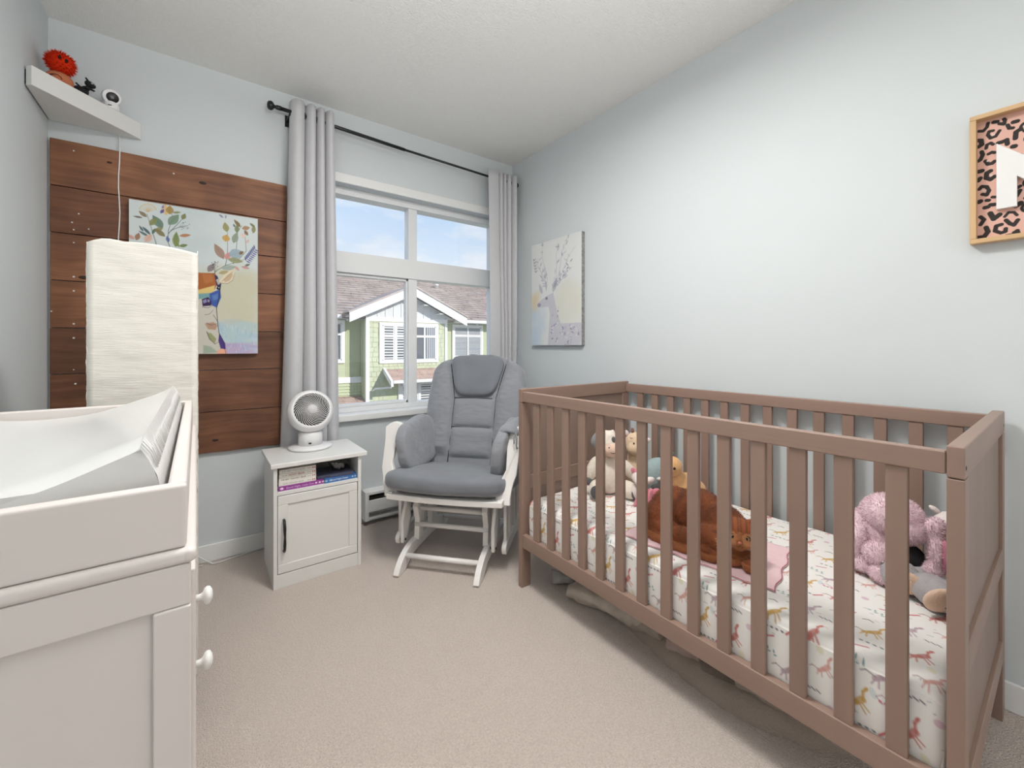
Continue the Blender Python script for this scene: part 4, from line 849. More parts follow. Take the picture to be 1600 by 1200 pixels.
# ---------------------------------------------------------------- glider armchair; local -y is its front
T = thing('glider_chair', 'grey cushioned glider armchair with white wooden frame by the window', 'armchair', (1.104, 1.93, 0), math.radians(-48.6))
CW = M['chairwood']
def ycurve(p0, p1, p2, n=8): return [tuple((1-t)**2*np.array(p0)+2*(1-t)*t*np.array(p1)+t*t*np.array(p2)) for t in np.linspace(0, 1, n)]
for sx in (-1, 1):      # sled feet, curved at the front and back
    x = sx*.192-.012; a, b = x-.014, x+.014
    top = ycurve((-.345, .010), (-.30, .085), (-.19, .098))+ycurve((.12, .098), (.24, .085), (.30, .012))
    bot = [(.285, 0), (.22, .0)]+ycurve((.20, .030), (0, .05), (-.20, .040), 5)+[(-.27, .0), (-.335, 0)]
    MB().prism(top+bot, 'x', a, b).build('foot', CW, T, .003)
    # uprights of the base
    MB().prism([(-.15, .09), (-.095, .09), (-.075, .20), (-.085, .285), (-.10, .30), (-.145, .295), (-.165, .26), (-.14, .19)], 'x', a-sx*.012, b-sx*.012).build('base_upright', CW, T, .004)
    MB().prism([(.02, .09), (.09, .09), (.09, .27), (.02, .27)], 'x', a-sx*.012, b-sx*.012).build('base_upright', CW, T, .003)
    MB().box(a-sx*.012, b-sx*.012, -.14, .16, .265, .300).build('base_rail', CW, T, .003)
    # swing links hanging outside
    for y0, y1 in ((-.135, -.185), (.13, .09)):
        xo = x+sx*.040
        MB().prism([(y0-.022, .30), (y0, .315), (y0+.022, .30), (y0+.018, .20), (y1+.018, .09), (y1-.018, .09), (y1-.022, .20)], 'x', xo-.009, xo+.009).build('swing_link', CW, T, .005)
        for yy, zz in ((y0, .29), (y1, .105)): MB().cyl((xo-.016, yy, zz), (xo+.013, yy, zz), .006, 12).build('bolt', M['black'], T)
def dowel(y, z, x0, x1, r): MB().cyl((x0, y, z), (x1, y, z), r, 14).build('crossbar', CW, T)
dowel(-.262, .066, -.20, .18, .0125); dowel(-.125, .245, -.20, .18, .0125); dowel(-.135, .165, -.20, .18, .0125); dowel(.235, .060, -.20, .18, .0125)
MB().box(-.20, .18, .03, .055, .235, .265).build('crossbar', CW, T, .003)
# gliding seat: frame, side ladders, lower rails
mb = MB(); n = 14
fr = [(-.285+.57*k/n, -.285-.018*math.sin(PI*k/n)) for k in range(n+1)]
mb.prism(fr+[(.285, -.235), (-.285, -.235)], 'z', .335, .362); mb.build('front_rail', CW, T, .004)
for sx in (-1, 1):
    x = sx*.272; MB().box(x-.014, x+.014, -.275, .27, .333, .366).build('side_rail', CW, T, .004)
    MB().prism(ycurve((-.20, .105), (-.20, .135), (-.14, .14), 5)+ycurve((.20, .14), (.25, .13), (.25, .105), 5)+[(.24, .088), (-.19, .082)], 'x', x-.012, x+.012).build('lower_rail', CW, T, .004)
    for k in range(5):
        y = -.155+k*.085; MB().box(x-.0075, x+.0075, y-.014, y+.014, .130, .336).build('slat', CW, T, .002)
    # arm: S-shaped front stile, rear post and top rail
    xa = sx*.300
    # front stile: a curved board facing forward, flaring outwards and leaning back
    so = ycurve((.044, .335), (.050, .40), (.026, .455), 6)+ycurve((.014, .49), (.020, .53), (.030, .58), 6)+ycurve((.044, .668), (.006, .682), (-.018, .668), 8)+ycurve((-.042, .65), (-.034, .60), (-.036, .55), 6)+ycurve((-.040, .47), (-.026, .42), (-.026, .335), 6)
    am = MB().prism([(a*-sx, b) for a, b in so], 'y', -.250, -.222); am.v = [(a+xa-sx*.012+sx*.038*max(0, (c-.36)/.31)**1.2, b+.115*max(0, (c-.40)/.27)**1.3, c) for a, b, c in am.v]; am.build('arm_stile', CW, T, .005, fixn=True)
    MB().prism([(-.15, .630), (-.14, .655), (.20, .630), (.20, .605)], 'x', xa-.020, xa+.020).build('arm_rail', CW, T, .006)
    MB().box(xa-.014, xa+.014, .17, .21, .34, .62).build('rear_post', CW, T, .004)
for x in (-.22, .22): MB().prism([(.21, .33), (.25, .33), (.40, .95), (.37, .95)], 'x', x-.014, x+.014).build('back_post', CW, T, .004)
MB().prism([(.372, .86), (.395, .86), (.41, .93), (.388, .93)], 'x', -.22, .22).build('back_crest', CW, T, .004)
# seat cushion
def pillow(name, cx, cy, cz, hx, hy, hz, e=.42, m=None, M4=None, ez=.8, wob=.003, nu=64, nv=30, fn=None, parent=None, sd=1):
    mb = MB(); sg = lambda x, p: math.copysign(abs(x)**p, x)
    vs = []
    for i in range(nv+1):
        a = -PI/2+PI*i/nv
        for k in range(nu):
            t = 2*PI*k/nu; x, y, z = sg(math.cos(a), e*1.2)*sg(math.cos(t), e), sg(math.cos(a), e*1.2)*sg(math.sin(t), e), sg(math.sin(a), ez)
            p = Vector((x*hx, y*hy, z*hz))
            if fn: p = Vector(fn(p, x, y, z))
            p += Vector((cx, cy, cz)); p += mnoise.noise_vector(p*9+Vector((sd, 0, 0)))*wob+mnoise.noise_vector(p*26)*wob*.35
            if M4: p = M4 @ p
            vs.append(p)
    mb.add(vs, [(i*nu+k, i*nu+(k+1) % nu, (i+1)*nu+(k+1) % nu, (i+1)*nu+k) for i in range(nv) for k in range(nu)], True)
    return mb.build(name, m or M['greycloth'], parent or T, fixn=True)
def seatfn(p, x, y, z):
    f = .022*(1-x*x)*(1 if y < 0 else 0)*abs(y)**3        # bowed front edge
    return (p.x*(1+.02*(1-abs(y))), p.y-f, p.z+.012+.010*(1-x*x)*(1-y*y)-.004*max(0, -y)**4*(1 if z > 0 else 0)+.006*x*x-.17*(p.y+.25))
pillow('seat_cushion', -.010, -.045, .410, .305, .258, .055, .30, m=M['greycloth2'], fn=seatfn, wob=.004, ez=.55)
# back cushion, leaning; built in a plane then tilted
tilt = Matrix.Translation((0, .155, .435)) @ Matrix.Rotation(-math.radians(19), 4, 'X')
def backsurf(px, pz):     # outward bulge of the back cushion at (px, pz)
    cols = abs(px); top = .585
    if pz > .335: half = .125+.055*(pz-.335)/.24
    else: half = .125
    if cols < half:
        cuts = (0, .165, .335, .60); k = 0 if pz < .165 else 1 if pz < .335 else 2
        z0, z1 = cuts[k], cuts[k+1]; tt = (pz-z0)/(z1-z0); b = max(0, 1-abs(2*tt-1)**(5 if k < 2 else 4))**.6; c = max(0, 1-(cols/half)**6)**.6
        return .026*b*c*(1 if k < 2 else .2)
    w = .288+.02*math.sin(PI*min(1, max(0, (pz-.1)/.5)))
    tt = (cols-half)/max(.02, w-half); b = max(0, 1-abs(2*tt-1)**3)**.6
    return .040*b*min(1, max(0, pz)/.05)*min(1, max(0, .62-pz)/.06)
mb = MB(); nu, nv = 110, 110
def outline(v):   # half width and z along the back
    z = -.085+.690*v
    w = .278+.022*math.sin(PI*min(1, max(0, (z-.02)/.55)))
    if z > .49: w *= (max(0, 1-((z-.49)/.118)**2.6))**.42 if z < .607 else .02
    return max(w, .08), z
def backfn(u, v):
    w, z = outline(v); x = (2*u-1)*w; e = max(0, 1-abs(2*u-1)**10)**.5*max(0, 1-abs(2*v-1)**24)**.5
    wr = .0022*mnoise.noise((x*30, z*55, 2))*(1 if abs(x) > .13 else .3)
    if z > .34 and abs(x) < .17: wr += .004*mnoise.noise((x*28, z*7, 5))*min(1, (z-.34)/.15)
    ztop = z+(.012*math.cos(x*9)-.01)*(1 if v > .9 else v)
    return (x, -(.030+backsurf(x, z))*e-wr*e, ztop)
mb.grid(backfn, nu, nv); mb.grid(lambda u, v: (backfn(1-u, v)[0], .035*max(0, 1-abs(2*u-1)**10)**.5*max(0, 1-abs(2*v-1)**24)**.5, backfn(1-u, v)[2]), nu, nv)
mb.v = [tuple(tilt @ Vector(p)) for p in mb.v]; o = mb.build('back_cushion', M['greycloth'], T, fixn=True)
sm = MB()
def on_back(x, z, d=.0025): return tuple(tilt @ Vector((x, -(.030+backsurf(x, z))-d+.004, z)))
for pts in ([(-.125, .165), (0, .165), (.125, .165)], [(-.125, .335), (0, .332), (.125, .335)], [(-.125, -.06), (-.125, .165), (-.126, .335), (-.150, .45), (-.176, .56)], [(.125, -.06), (.125, .165), (.126, .335), (.150, .45), (.176, .56)]):
    P = []
    for (xa, za), (xb, zb_) in zip(pts[:-1], pts[1:]):
        for t_ in np.linspace(0, 1, 7)[:-1]: P.append(tilt @ Vector((xa+(xb-xa)*t_, -.0340, za+(zb_-za)*t_)))
    sm.tube(P, .0026, 6)
sm.build('seam', M['seam'], T)
pillow('headrest_cushion', 0, 0, 0, .146, .036, .124, .36, m=M['greycloth2'], M4=tilt @ Matrix.Translation((0, -.036, .470)), fn=lambda p, x, y, z: (p.x*(1+.20*p.z/.122), p.y+(.010*mnoise.noise((p.x*40, p.z*5, 1))*max(0, .6+z)*(1 if y < 0 else 0)), p.z), wob=.002, ez=.5)
# padded arm cushions
for sx in (-1, 1):
    def armfn(p, x, y, z): return (p.x+(.020*z*sx), p.y+.0*z, p.z+.028*(y < 0)*(-y)*0+.008*math.sin(y*3))
    pillow('arm_cushion', sx*.242, -.020, .552, .038, .200, .128, .40, fn=armfn, wob=.006, nu=48, nv=24, sd=sx*3)
    pillow('arm_cover', sx*.286, -.015, .668, .062, .165, .024, .6, fn=lambda p, x, y, z: (p.x, p.y, p.z-.035*x*x+.01*mnoise.noise((p.y*20, x, 2))), wob=.005, nu=40, nv=18, sd=sx*5) if sx > 0 else None
mb = MB()
mb.tube([(.325, -.165, .655), (.332, -.18, .63), (.328, -.185, .60), (.335, -.19, .585)], .003, 6).tube([(.325, -.165, .655), (.318, -.19, .64), (.322, -.20, .61)], .003, 6); mb.build('tie', M['greycloth'], T)
MB().box(.296, .304, .245, .26, .86, .90) 

# ---------------------------------------------------------------- crib
A0, A1, B0, B1, TT = 1.127, 1.866, .1186, 1.470, .876
T = thing('crib', 'grey brown wooden crib with vertical slats against the right wall', 'crib', ((A0+A1)/2, (B0+B1)/2, 0))
lt = .0245
for y0, y1 in ((B0, B0+lt), (B1-lt, B1)):
    for x0, x1 in ((A0, A0+.050), (A1-.050, A1)): W_(MB().box(x0, x1, y0, y1, 0, TT-.062), 'leg', M['crib'], T, .002)
    W_(MB().box(A0, A1, y0, y1, TT-.0605, TT), 'end_top_rail', M['cribh'], T, .003)
    out = y0 < .5; c = (y0+y1)/2; d0, d1 = (y0+.004, y0+.010) if out else (y1-.010, y1-.004)
    W_(MB().box(A0+.048, A1-.048, c-.004, c+.004, .20, TT-.058), 'end_panel', M['cribpanel'], T)
    W_(MB().box(A0+.050, A1-.050, y0, y1, .432, .490), 'end_middle_rail', M['cribh'], T, .002)
    W_(MB().box(A0+.050, A1-.050, y0, y1, .168, .228), 'end_bottom_rail', M['cribh'], T, .002)
    mb = MB()
    for x in (A0+.012, A1-.020):
        yy = (B0-.0004, B0+.001) if out else (B1-.001, B1+.0004); mb.cyl((x, yy[0], TT-.040), (x, yy[1], TT-.040), .0045, 12)
    W_(mb, 'bolt_hole', M['dark'], T)
ys = [.2150+.0880*i for i in range(14)]
for x0, x1, f in ((A0+.002, A0+.026, 1), (A1-.026, A1-.002, 0)):
    W_(MB().box(x0, x1, B0+lt+.0005, B1-lt-.0005, .820, .864), 'side_top_rail', M['cribh'], T, .003)
    W_(MB().box(x0, x1, B0+lt+.0005, B1-lt-.0005, .178, .235), 'side_bottom_rail', M['cribh'], T, .002)
me = None
xc = (A0+A1)/2
for x0 in (A0+.0065, A1-.0215):
    for y in ys:
        if me is None:
            s0 = MB().box(0, .015, -.0175, .0175, 0, .587).build('slat', M['crib'], T, .0025); me = s0.data; o = s0
        else: o = s0.copy(); C.objects.link(o); o.parent = T
        o.location = (x0-T.location[0], y-T.location[1], .234)
for k in range(9): y = B0+.12+k*.14; W_(MB().box(A0+.03, A1-.03, y-.03, y+.03, .214, .2245), 'base_slat', M['cribh'], T)
W_(MB().box(A0+.027, A0+.045, B0+.06, B1-.06, .190, .214), 'base_rail', M['cribh'], T); W_(MB().box(A1-.045, A1-.027, B0+.06, B1-.06, .190, .214), 'base_rail', M['cribh'], T)

# mattress with printed fitted sheet
def sheetprint():
    w, h = 1.02, 1.30; nx, ny = 470, 600; c = Canvas(w, h, nx, ny, (240, 238, 234)); r = random.Random(21)
    def llama(x, y, col, f, s=1, a=0):     # small leaping creature in loose brush strokes
        s *= .85; R = lambda p, q: (x+s*(p*math.sin(a)+q*math.cos(a)), y-s*f*(p*math.cos(a)-q*math.sin(a)))
        c.line([R(-.030, .026), R(-.022, .022), R(-.012, .004)], .006*s, col, .85); c.ell(*R(-.031, .027), .006*s, .0035*s, col, .5*f)
        c.line([R(-.012, .006), R(.004, 0), (R(.020, -.004))], .015*s, col, .8, .3)
        for p, q in ((-.012, -.020), (-.002, -.024), (.020, -.022), (.030, -.014)): c.line([R(min(p*.6, .016), -.002), R(p, q)], .0035*s, col, .85)
        c.line([R(.018, .0), R(.030, .012), R(.040, .010)], .003*s, tuple(int(v*.8) for v in col), .8)
    TX, TY = .215, .176
    cells = []
    for i in range(-1, 6):
        for j in range(-1, 9):
            x, y = i*TX+(.12 if j % 2 else 0), j*TY
            cells.append((x, y))
    for x, y in cells:
        f = 1
        llama(x+.05, y+.05, (200, 122, 114), -f, 1.1, -.6); llama(x+.06, y+.135, (206, 166, 92), -f, 1.1, -.5); llama(x+.14, y+.09, (184, 162, 172), -f, 1.2, -.4); llama(x+.19, y+.02, (212, 160, 150), -f, .9, -.5)
        for k in range(4): c.leaf(x+.01, y+.105+.012*k, .009, .005, 1.2+k*.2, (84, 92, 104), .9)
        c.line([(x+.11, y+.145), (x+.115, y+.155), (x+.108, y+.165)], .0028, (52, 78, 88), .9)
        c.line([(x+.01, y+.10), (x+.028, y+.085)], .005, (196, 66, 76), .85); c.line([(x+.195, y+.15), (x+.206, y+.128)], .004, (190, 60, 84), .85)
        for k in range(7): c.leaf(x+.16+.002*k, y+.12+.007*k, .010, .004, 1+(-1)**k*.9, (62, 132, 138), .85)
        c.ell(x+.10, y+.01, .008, .008, (214, 176, 196), 0, .7); c.ell(x+.015, y+.03, .010, .007, (226, 222, 190), .4, .7); c.ell(x+.095, y+.11, .012, .006, (196, 212, 214), .3, .6)
        for k in range(3): c.line([(x+.125, y+.03+.01*k), (x+.129, y+.037+.01*k)], .003, (70, 70, 84), .9); c.ell(x+.085, y+.08+.009*k, .0028, .0028, (206, 90, 110))
        c.line([(x+.09, y+.08), (x+.10, y+.095), (x+.092, y+.105), (x+.082, y+.095), (x+.09, y+.08)], .0016, (170, 110, 140), .8)
        for k in range(9): a, b = x+r.uniform(0, TX), y+r.uniform(0, TY); c.line([(a, b), (a+r.uniform(-.003, .003), b+r.uniform(-.012, .012))], .0022, r.choice([(90, 98, 120), (150, 160, 170), (200, 120, 130), (120, 150, 150)]), .6)
    return c
sc = sheetprint(); MX0, MX1, MY0, MY1, MZ0, MZ1 = 1.156, 1.837, .146, 1.443, .226, .388
T = thing('crib_mattress', 'crib mattress in a white sheet printed with small coloured animals', 'mattress', ((MX0+MX1)/2, (MY0+MY1)/2, MZ0))
Wm, Hm = MX1-MX0, MY1-MY0; Dm = MZ1-MZ0; rc = .030
def sheetfn(U, V):      # cross-section wraps from the front foot over the top; ends close with rounded corners
    tot = Wm+2*Dm; s = U*tot; cx = np.clip(s-Dm, 0, Wm); zf = np.where(s < Dm, s, np.where(s > Dm+Wm, tot-s, Dm)); e = np.minimum(V, 1-V)*Hm
    x = cx.copy(); z = zf.copy()
    d = np.minimum(cx, Wm-cx); k = np.clip(1-d/rc, 0, 1); z = np.where((s >= Dm) & (s <= Dm+Wm), Dm-rc*(1-np.sqrt(np.clip(1-k*k, 0, 1)))*.75, np.minimum(zf, Dm-rc*.75)*1.0)
    ke = np.clip(1-e/rc, 0, 1); sh = rc*(1-np.sqrt(np.clip(1-ke*ke, 0, 1)))
    z = np.where(z > Dm*.3, z-sh*.8*(z/Dm), z); x = Wm/2+(x-Wm/2)*(1-sh*1.6/Wm)
    bow = .004*np.sin(zf/Dm*PI); x = np.where(s < Dm, x-bow, np.where(s > Dm+Wm, x+bow, x))
    z = z+.0018*np.sin(V*23+U*9)*np.sin(U*17)*(z > Dm*.5)
    return (x-Wm/2, V*Hm-Hm/2, z)
sc.sheet('fitted_sheet', M['printcloth'], T, sheetfn)
MB().box(-Wm/2+.006, Wm/2-.006, -Hm/2+.003, Hm/2-.003, .0, Dm-.03).build('mattress_core', mat('white_ticking', (238, 236, 232), .8), T, .006)

# pink blanket under the cat
M['pink'] = mat('pink_muslin', (238, 206, 210), .9, .1, var=.06, vscale=12, bump=.5, bscale=60, bdist=.004, sheen=.2); M['pinkedge'] = mat('dark_pink_stitching', (190, 110, 120), .9)
T = thing('pink_blanket', 'thin pink blanket spread under the cat in the crib', 'blanket', (1.40, .72, MZ1))
cn = [Vector((1.200, .960, 0)), Vector((1.255, .485, 0)), Vector((1.560, .555, 0)), Vector((1.57, 1.02, 0))]
def blf(u, v):
    p = cn[0]*(1-u)*(1-v)+cn[1]*u*(1-v)+cn[2]*u*v+cn[3]*(1-u)*v
    return (p.x-1.40+.004*math.sin(u*21), p.y-.72+.004*math.sin(v*17), .0035+.0025*mnoise.noise((u*9, v*9, 0))+.0015*mnoise.noise((u*40, v*20, 0)))
MB().grid(blf, 60, 50).build('cloth', M['pink'], T, solid=.002)
MB().tube([tuple(Vector(blf(u, .004))+Vector((0, 0, .0012))) for u in np.linspace(0, 1, 60)], .0013, 5).tube([tuple(Vector(blf(.996, v))+Vector((0, 0, .0012))) for v in np.linspace(0, 1, 60)], .0013, 5).build('stitching', M['pinkedge'], T)

# ---------------------------------------------------------------- cat
Z0 = MZ1+.004
cat = thing('ginger_cat', 'ginger cat lying curled on the pink blanket, facing the camera', 'cat', (1.38, .76, Z0))
K = Vector((1.38, .76, Z0))
def Wp(x, y, z): return Vector((x, y, z))-K
mb = MB()
def E_(x, y, z, r, rot=(0, 0, 0)): mb.ell(Wp(x, y, z), r, rot, 28, 16)
E_(1.415, .885, .462, (.088, .085, .074)); E_(1.425, .80, .468, (.084, .095, .084)); E_(1.41, .715, .458, (.072, .085, .072))
E_(1.36, .905, .440, (.070, .065, .055)); E_(1.315, .875, .418, (.045, .062, .034), (0, 0, .3)); E_(1.352, .70, .430, (.075, .075, .052))
E_(1.36, .640, .432, (.050, .050, .052))                                   # chest
E_(1.300, .640, .408, (.026, .050, .021), (0, 0, .5)); E_(1.325, .575, .410, (.046, .026, .021), (0, 0, .2)); E_(1.275, .690, .410, (.026, .045, .022)); E_(1.30, .77, .418, (.045, .07, .036))
mb.tube([Wp(1.335, .945, .415), Wp(1.285, .925, .408), Wp(1.262, .86, .404), Wp(1.255, .79, .402), Wp(1.262, .73, .401)], [.020, .021, .019, .016, .011], 12)
# head
Hc = Vector((1.336, .618, .486)); fw = Vector((-.88, -.45, -.05)).normalized(); rt = Vector((-.455, .89, 0)).normalized(); upv = rt.cross(fw).normalized(); Rh = Matrix((rt, fw, upv)).transposed()
def Hp(a, b, c): return Hc+Rh @ Vector((a, b, c))-K      # a right (in image), b forward, c up
Re = Rh.to_euler()
def He(a, b, c, r): mb.ell(Hp(a, b, c), r, tuple(Re), 24, 14)
He(0, 0, 0, (.052, .048, .044)); He(0, .012, -.012, (.048, .040, .032)); He(.017, .040, -.017, (.017, .014, .012)); He(-.017, .040, -.017, (.017, .014, .012)); He(0, .040, -.004, (.009, .014, .014)); He(0, .036, -.030, (.016, .012, .010)); He(.030, .012, -.020, (.026, .024, .020)); He(-.030, .012, -.020, (.026, .024, .020))
mb.ell((Hc+Vector((1.375, .665, .455)))/2-K, (.05, .05, .045), (0, 0, 0), 20, 12)
for s in (-1, 1):     # ears: hollow cones
    b0 = [(s*.016, .006, .036), (s*.050, .002, .016), (s*.046, -.018, .022), (s*.020, -.016, .036)]
    tip = Hp(s*.047, .008, .066); vs = [Hp(*p) for p in b0]+[tip]
    mb.add(vs, [(0, 1, 4), (1, 2, 4), (2, 3, 4), (3, 0, 4), (0, 3, 2, 1)])
body = fused(mb, .0042, 5)
def coat(co, n):
    p = co+K; h = p-Hc; a, b, c = h.dot(rt), h.dot(fw), h.dot(upv)
    base = np.array(lin((146, 82, 47))); dk = np.array(lin((78, 42, 26))); lt_ = np.array(lin((204, 146, 100)))
    s = .5+.5*math.sin(p.y*70+6*mnoise.noise(p*11)); t = .45*s+.35*(.5+.5*mnoise.noise(p*16))
    if p.z > .455 and h.length > .07: t += .3*min(1, (p.z-.455)/.04)
    col = base*(1-t*.8)+dk*t*.8
    if h.length < .075:
        t = .25*(.5+.5*mnoise.noise(p*30))
        if c > .006 and b > -.02: t += .65*max(0, math.sin(abs(a)*420))**2*min(1, (c-.006)/.012)
        if abs(a) > .030 and c < .006: t += .5*max(0, math.sin(c*330))
        col = base*(1-t)+dk*t; w = 0
        if b > .030 and c < -.006: w = .55
        if math.hypot(abs(a)-.0185, c-.004) < .014: w = .55
        if c < -.026: w = .45
        if abs(a) < .007 and -.012 < c < .02: w = .25
        col = col*(1-w)+lt_*w
    elif p.z < .42: col = base*.75+lt_*.25-.1*dk*s
    return col
M['fur'] = mat('ginger_fur', None, .8, .2, attr=True, sheen=.15, bump=.3, bscale=150, bdist=.003)
paintverts(body, coat); link(body, 'body', M['fur'], cat)
tufts(body, 'fur', M['fur'], cat, 34000, lambda c: .0020 if (c+K-Hc).length < .066 and (c+K-Hc).dot(fw) > 0 else .0085, .00048, coat, .2, 5, Vector((.25, .8, -.6)))
M['eye'] = mat('amber_eye', (170, 136, 74), .08, .7, coat=.5); M['pupil'] = mat('black_pupil', (14, 12, 12), .1, .7); M['nose'] = mat('pink_nose', (196, 118, 98), .4); M['rimc'] = mat('pale_eye_rim', (226, 186, 150), .8); M['lidc'] = mat('dark_eyelid', (62, 34, 24), .6)
for s in (-1, 1):
    e = MB().ell(Hp(s*.0185, .0385, .003), (.0092, .0070, .0078), tuple(Re), 18, 12).build('eye', M['eye'], cat)
    MB().ell(Hp(s*.0185, .0440, .003), (.0034, .0020, .0055), tuple(Re), 12, 8).build('pupil', M['pupil'], e)
    MB().tube([Hp(s*.0185+.0100*math.cos(t_), .0415, .003+.0082*math.sin(t_)) for t_ in np.linspace(0, 2*PI, 17)[:-1]], .0013, 6, True).build('eyelid', M['lidc'], cat)
MB().ell(Hp(0, .0535, -.008), (.0062, .0035, .0042), tuple(Re), 12, 8).build('nose', M['nose'], cat)
mb = MB().tube([Hp(-.010, .0515, -.0185), Hp(-.005, .0535, -.0222), Hp(0, .0545, -.0165), Hp(.005, .0535, -.0222), Hp(.010, .0515, -.0185)], .0006, 5); mb.build('mouth', M['lidc'], cat)
M['whisk'] = mat('white_whisker', (240, 235, 228), .5); mb = MB()
for s in (-1, 1):
    for k in range(4): mb.tube([Hp(s*.020, .048, -.014-.004*k), Hp(s*.045, .048, -.012-.007*k), Hp(s*.066, .038, -.014-.010*k)], [.0006, .0005, .0002], 4)
mb.build('whisker', M['whisk'], cat)

# ---------------------------------------------------------------- soft toys at the far end of the crib
def plush(name, label, origin, rz, shapes, group=None, voxel=.006):
    """shapes: {part: (material, [ellipsoids])} in local coordinates"""
    T = thing(name, label, 'soft toy', origin, rz, group)
    for part, mm, es in shapes:
        mb = MB()
        for e in es: mb.ell(e[0], e[1], e[2] if len(e) > 2 else (0, 0, 0), 22, 14)
        if len(es) > 1 and part in ('body', 'head'): link(fused(mb, voxel, 4), part, mm, T)
        else: mb.build(part, mm, T)
    return T
def cl(n, c, **k): return mat(n, c, .95, .1, var=.08, vscale=60, bump=.5, bscale=250, bdist=.004, sheen=.3, **k)
cream = cl('cream_plush', (236, 226, 212)); gpl = cl('grey_plush', (150, 152, 156)); dgp = cl('dark_grey_plush', (98, 98, 100)); beige = cl('beige_pink_plush', (226, 196, 176)); blk = mat('toy_eye_black', (18, 18, 20), .15, .7)
brn = cl('brown_plush', (134, 96, 86)); gir = cl('giraffe_plush', (226, 200, 170)); pch = cl('peach_plush', (226, 180, 128)); teal = cl('teal_plush', (158, 178, 180)); pnk = cl('pink_plush', (222, 140, 154)); grn = cl('green_plush', (96, 140, 90)); wht = cl('white_plush', (238, 228, 224)); org = cl('orange_plush', (222, 116, 72))
RZ = math.radians(-32)   # facing the camera: local -y
plush('cow_plush', 'large cream cow soft toy with grey patches, sitting at the far end of the crib', (1.500, 1.275, MZ1+.001), math.radians(-38), [
    ('body', cream, [((0, 0, .085), (.068, .055, .088)), ((0, 0, .14), (.048, .042, .05))]),
    ('head', cream, [((-.004, -.008, .232), (.060, .050, .052)), ((-.004, -.016, .262), (.034, .034, .030)), ((-.02, -.016, .268), (.012, .012, .028)), ((.016, -.016, .272), (.011, .012, .026))]),
    ('muzzle', beige, [((.006, -.046, .210), (.047, .034, .031))]),
    ('ear', gpl, [((-.056, .0, .248), (.022, .012, .034), (0, .5, 0))]), ('ear', gpl, [((.052, .004, .262), (.026, .012, .016), (0, .4, 0))]),
    ('patch', gpl, [((-.046, -.018, .244), (.030, .042, .044))]), ('patch', dgp, [((.012, -.046, .254), (.011, .010, .016))]),
    ('arm', cream, [((-.078, -.02, .115), (.026, .028, .062), (0, .35, 0))]), ('arm', cream, [((.082, -.022, .118), (.026, .028, .066), (0, -.75, 0))]),
    ('hoof', dgp, [((-.096, -.03, .066), (.019, .021, .020))]), ('hoof', brn, [((.118, -.032, .090), (.024, .022, .022))]),
    ('leg', cream, [((-.066, -.060, .040), (.034, .062, .038), (0, 0, -.35))]), ('leg', cream, [((.074, -.062, .038), (.036, .062, .038), (0, 0, .40))]),
    ('sole', dgp, [((-.078, -.114, .042), (.024, .010, .029), (0, 0, -.25))]), ('sole', dgp, [((.098, -.112, .038), (.026, .010, .029), (0, 0, .35))]),
    ('eye', blk, [((-.012, -.072, .226), (.003, .003, .0034))]), ('eye', blk, [((.022, -.074, .226), (.003, .003, .0034))])])
smile = MB().tube([(-.022+.052*t, -.0805+.020*abs(2*t-1)**2, .203+.012*abs(2*t-1)**2) for t in np.linspace(0, 1, 9)], .0011, 5)
smile.build('smile', blk, [o for o in C.objects if o.name.startswith('cow_plush')][0])
plush('giraffe_plush', 'cream spotted giraffe soft toy leaning behind the cow toy', (1.665, 1.255, MZ1+.001), RZ, [
    ('body', gir, [((0, 0, .07), (.06, .05, .07)), ((0, 0, .14), (.035, .035, .06))]),
    ('head', gir, [((.004, -.004, .218), (.055, .050, .048)), ((-.006, -.030, .194), (.046, .034, .034))]),
    ('ear', wht, [((.060, .0, .222), (.020, .009, .013), (0, -.3, 0))]), ('ear', wht, [((-.045, .0, .262), (.018, .009, .013), (0, .6, 0))]),
    ('horn', brn, [((-.012, -.004, .272), (.008, .008, .014))]), ('horn', brn, [((.014, -.004, .268), (.007, .008, .012))]),
    ('eye', blk, [((-.024, -.053, .222), (.0035, .003, .0048))]), ('eye', blk, [((.018, -.053, .224), (.003, .003, .0042))]), ('nostril', blk, [((-.012, -.060, .196), (.0018, .002, .0022))]),
    ('spot', beige, [((.010, -.030, .250), (.013, .010, .008))]), ('spot', beige, [((-.024, -.028, .244), (.011, .010, .008))])])
plush('teal_plush', 'grey teal round soft toy between the giraffe and the peach dog toy', (1.700, 1.150, MZ1+.001), RZ, [
    ('body', teal, [((0, 0, .078), (.082, .060, .080))]), ('eye', blk, [((-.006, -.056, .096), (.0035, .003, .004))]),
    ('belly', dgp, [((.008, -.030, .040), (.060, .038, .036))]), ('snout', wht, [((-.02, -.058, .078), (.012, .01, .008))])])
plush('dog_plush', 'peach coloured dog soft toy with a green leaf on its head', (1.640, 1.035, MZ1+.001), RZ, [
    ('body', pch, [((.050, .01, .062), (.085, .052, .062)), ((.006, 0, .105), (.044, .040, .050)), ((.09, .01, .05), (.06, .045, .045))]),
    ('head', pch, [((-.012, -.012, .158), (.044, .042, .044)), ((-.034, -.022, .142), (.026, .024, .020))]),
    ('leaf', grn, [((-.032, 0, .203), (.020, .008, .006), (0, .3, 0))]), ('leaf', grn, [((-.012, 0, .206), (.016, .008, .006), (0, -.5, 0))]),
    ('muzzle', wht, [((-.044, -.034, .138), (.020, .020, .015))]), ('eye', blk, [((-.020, -.052, .160), (.0055, .004, .0065))]), ('nose', blk, [((-.062, -.040, .146), (.004, .004, .003))])])
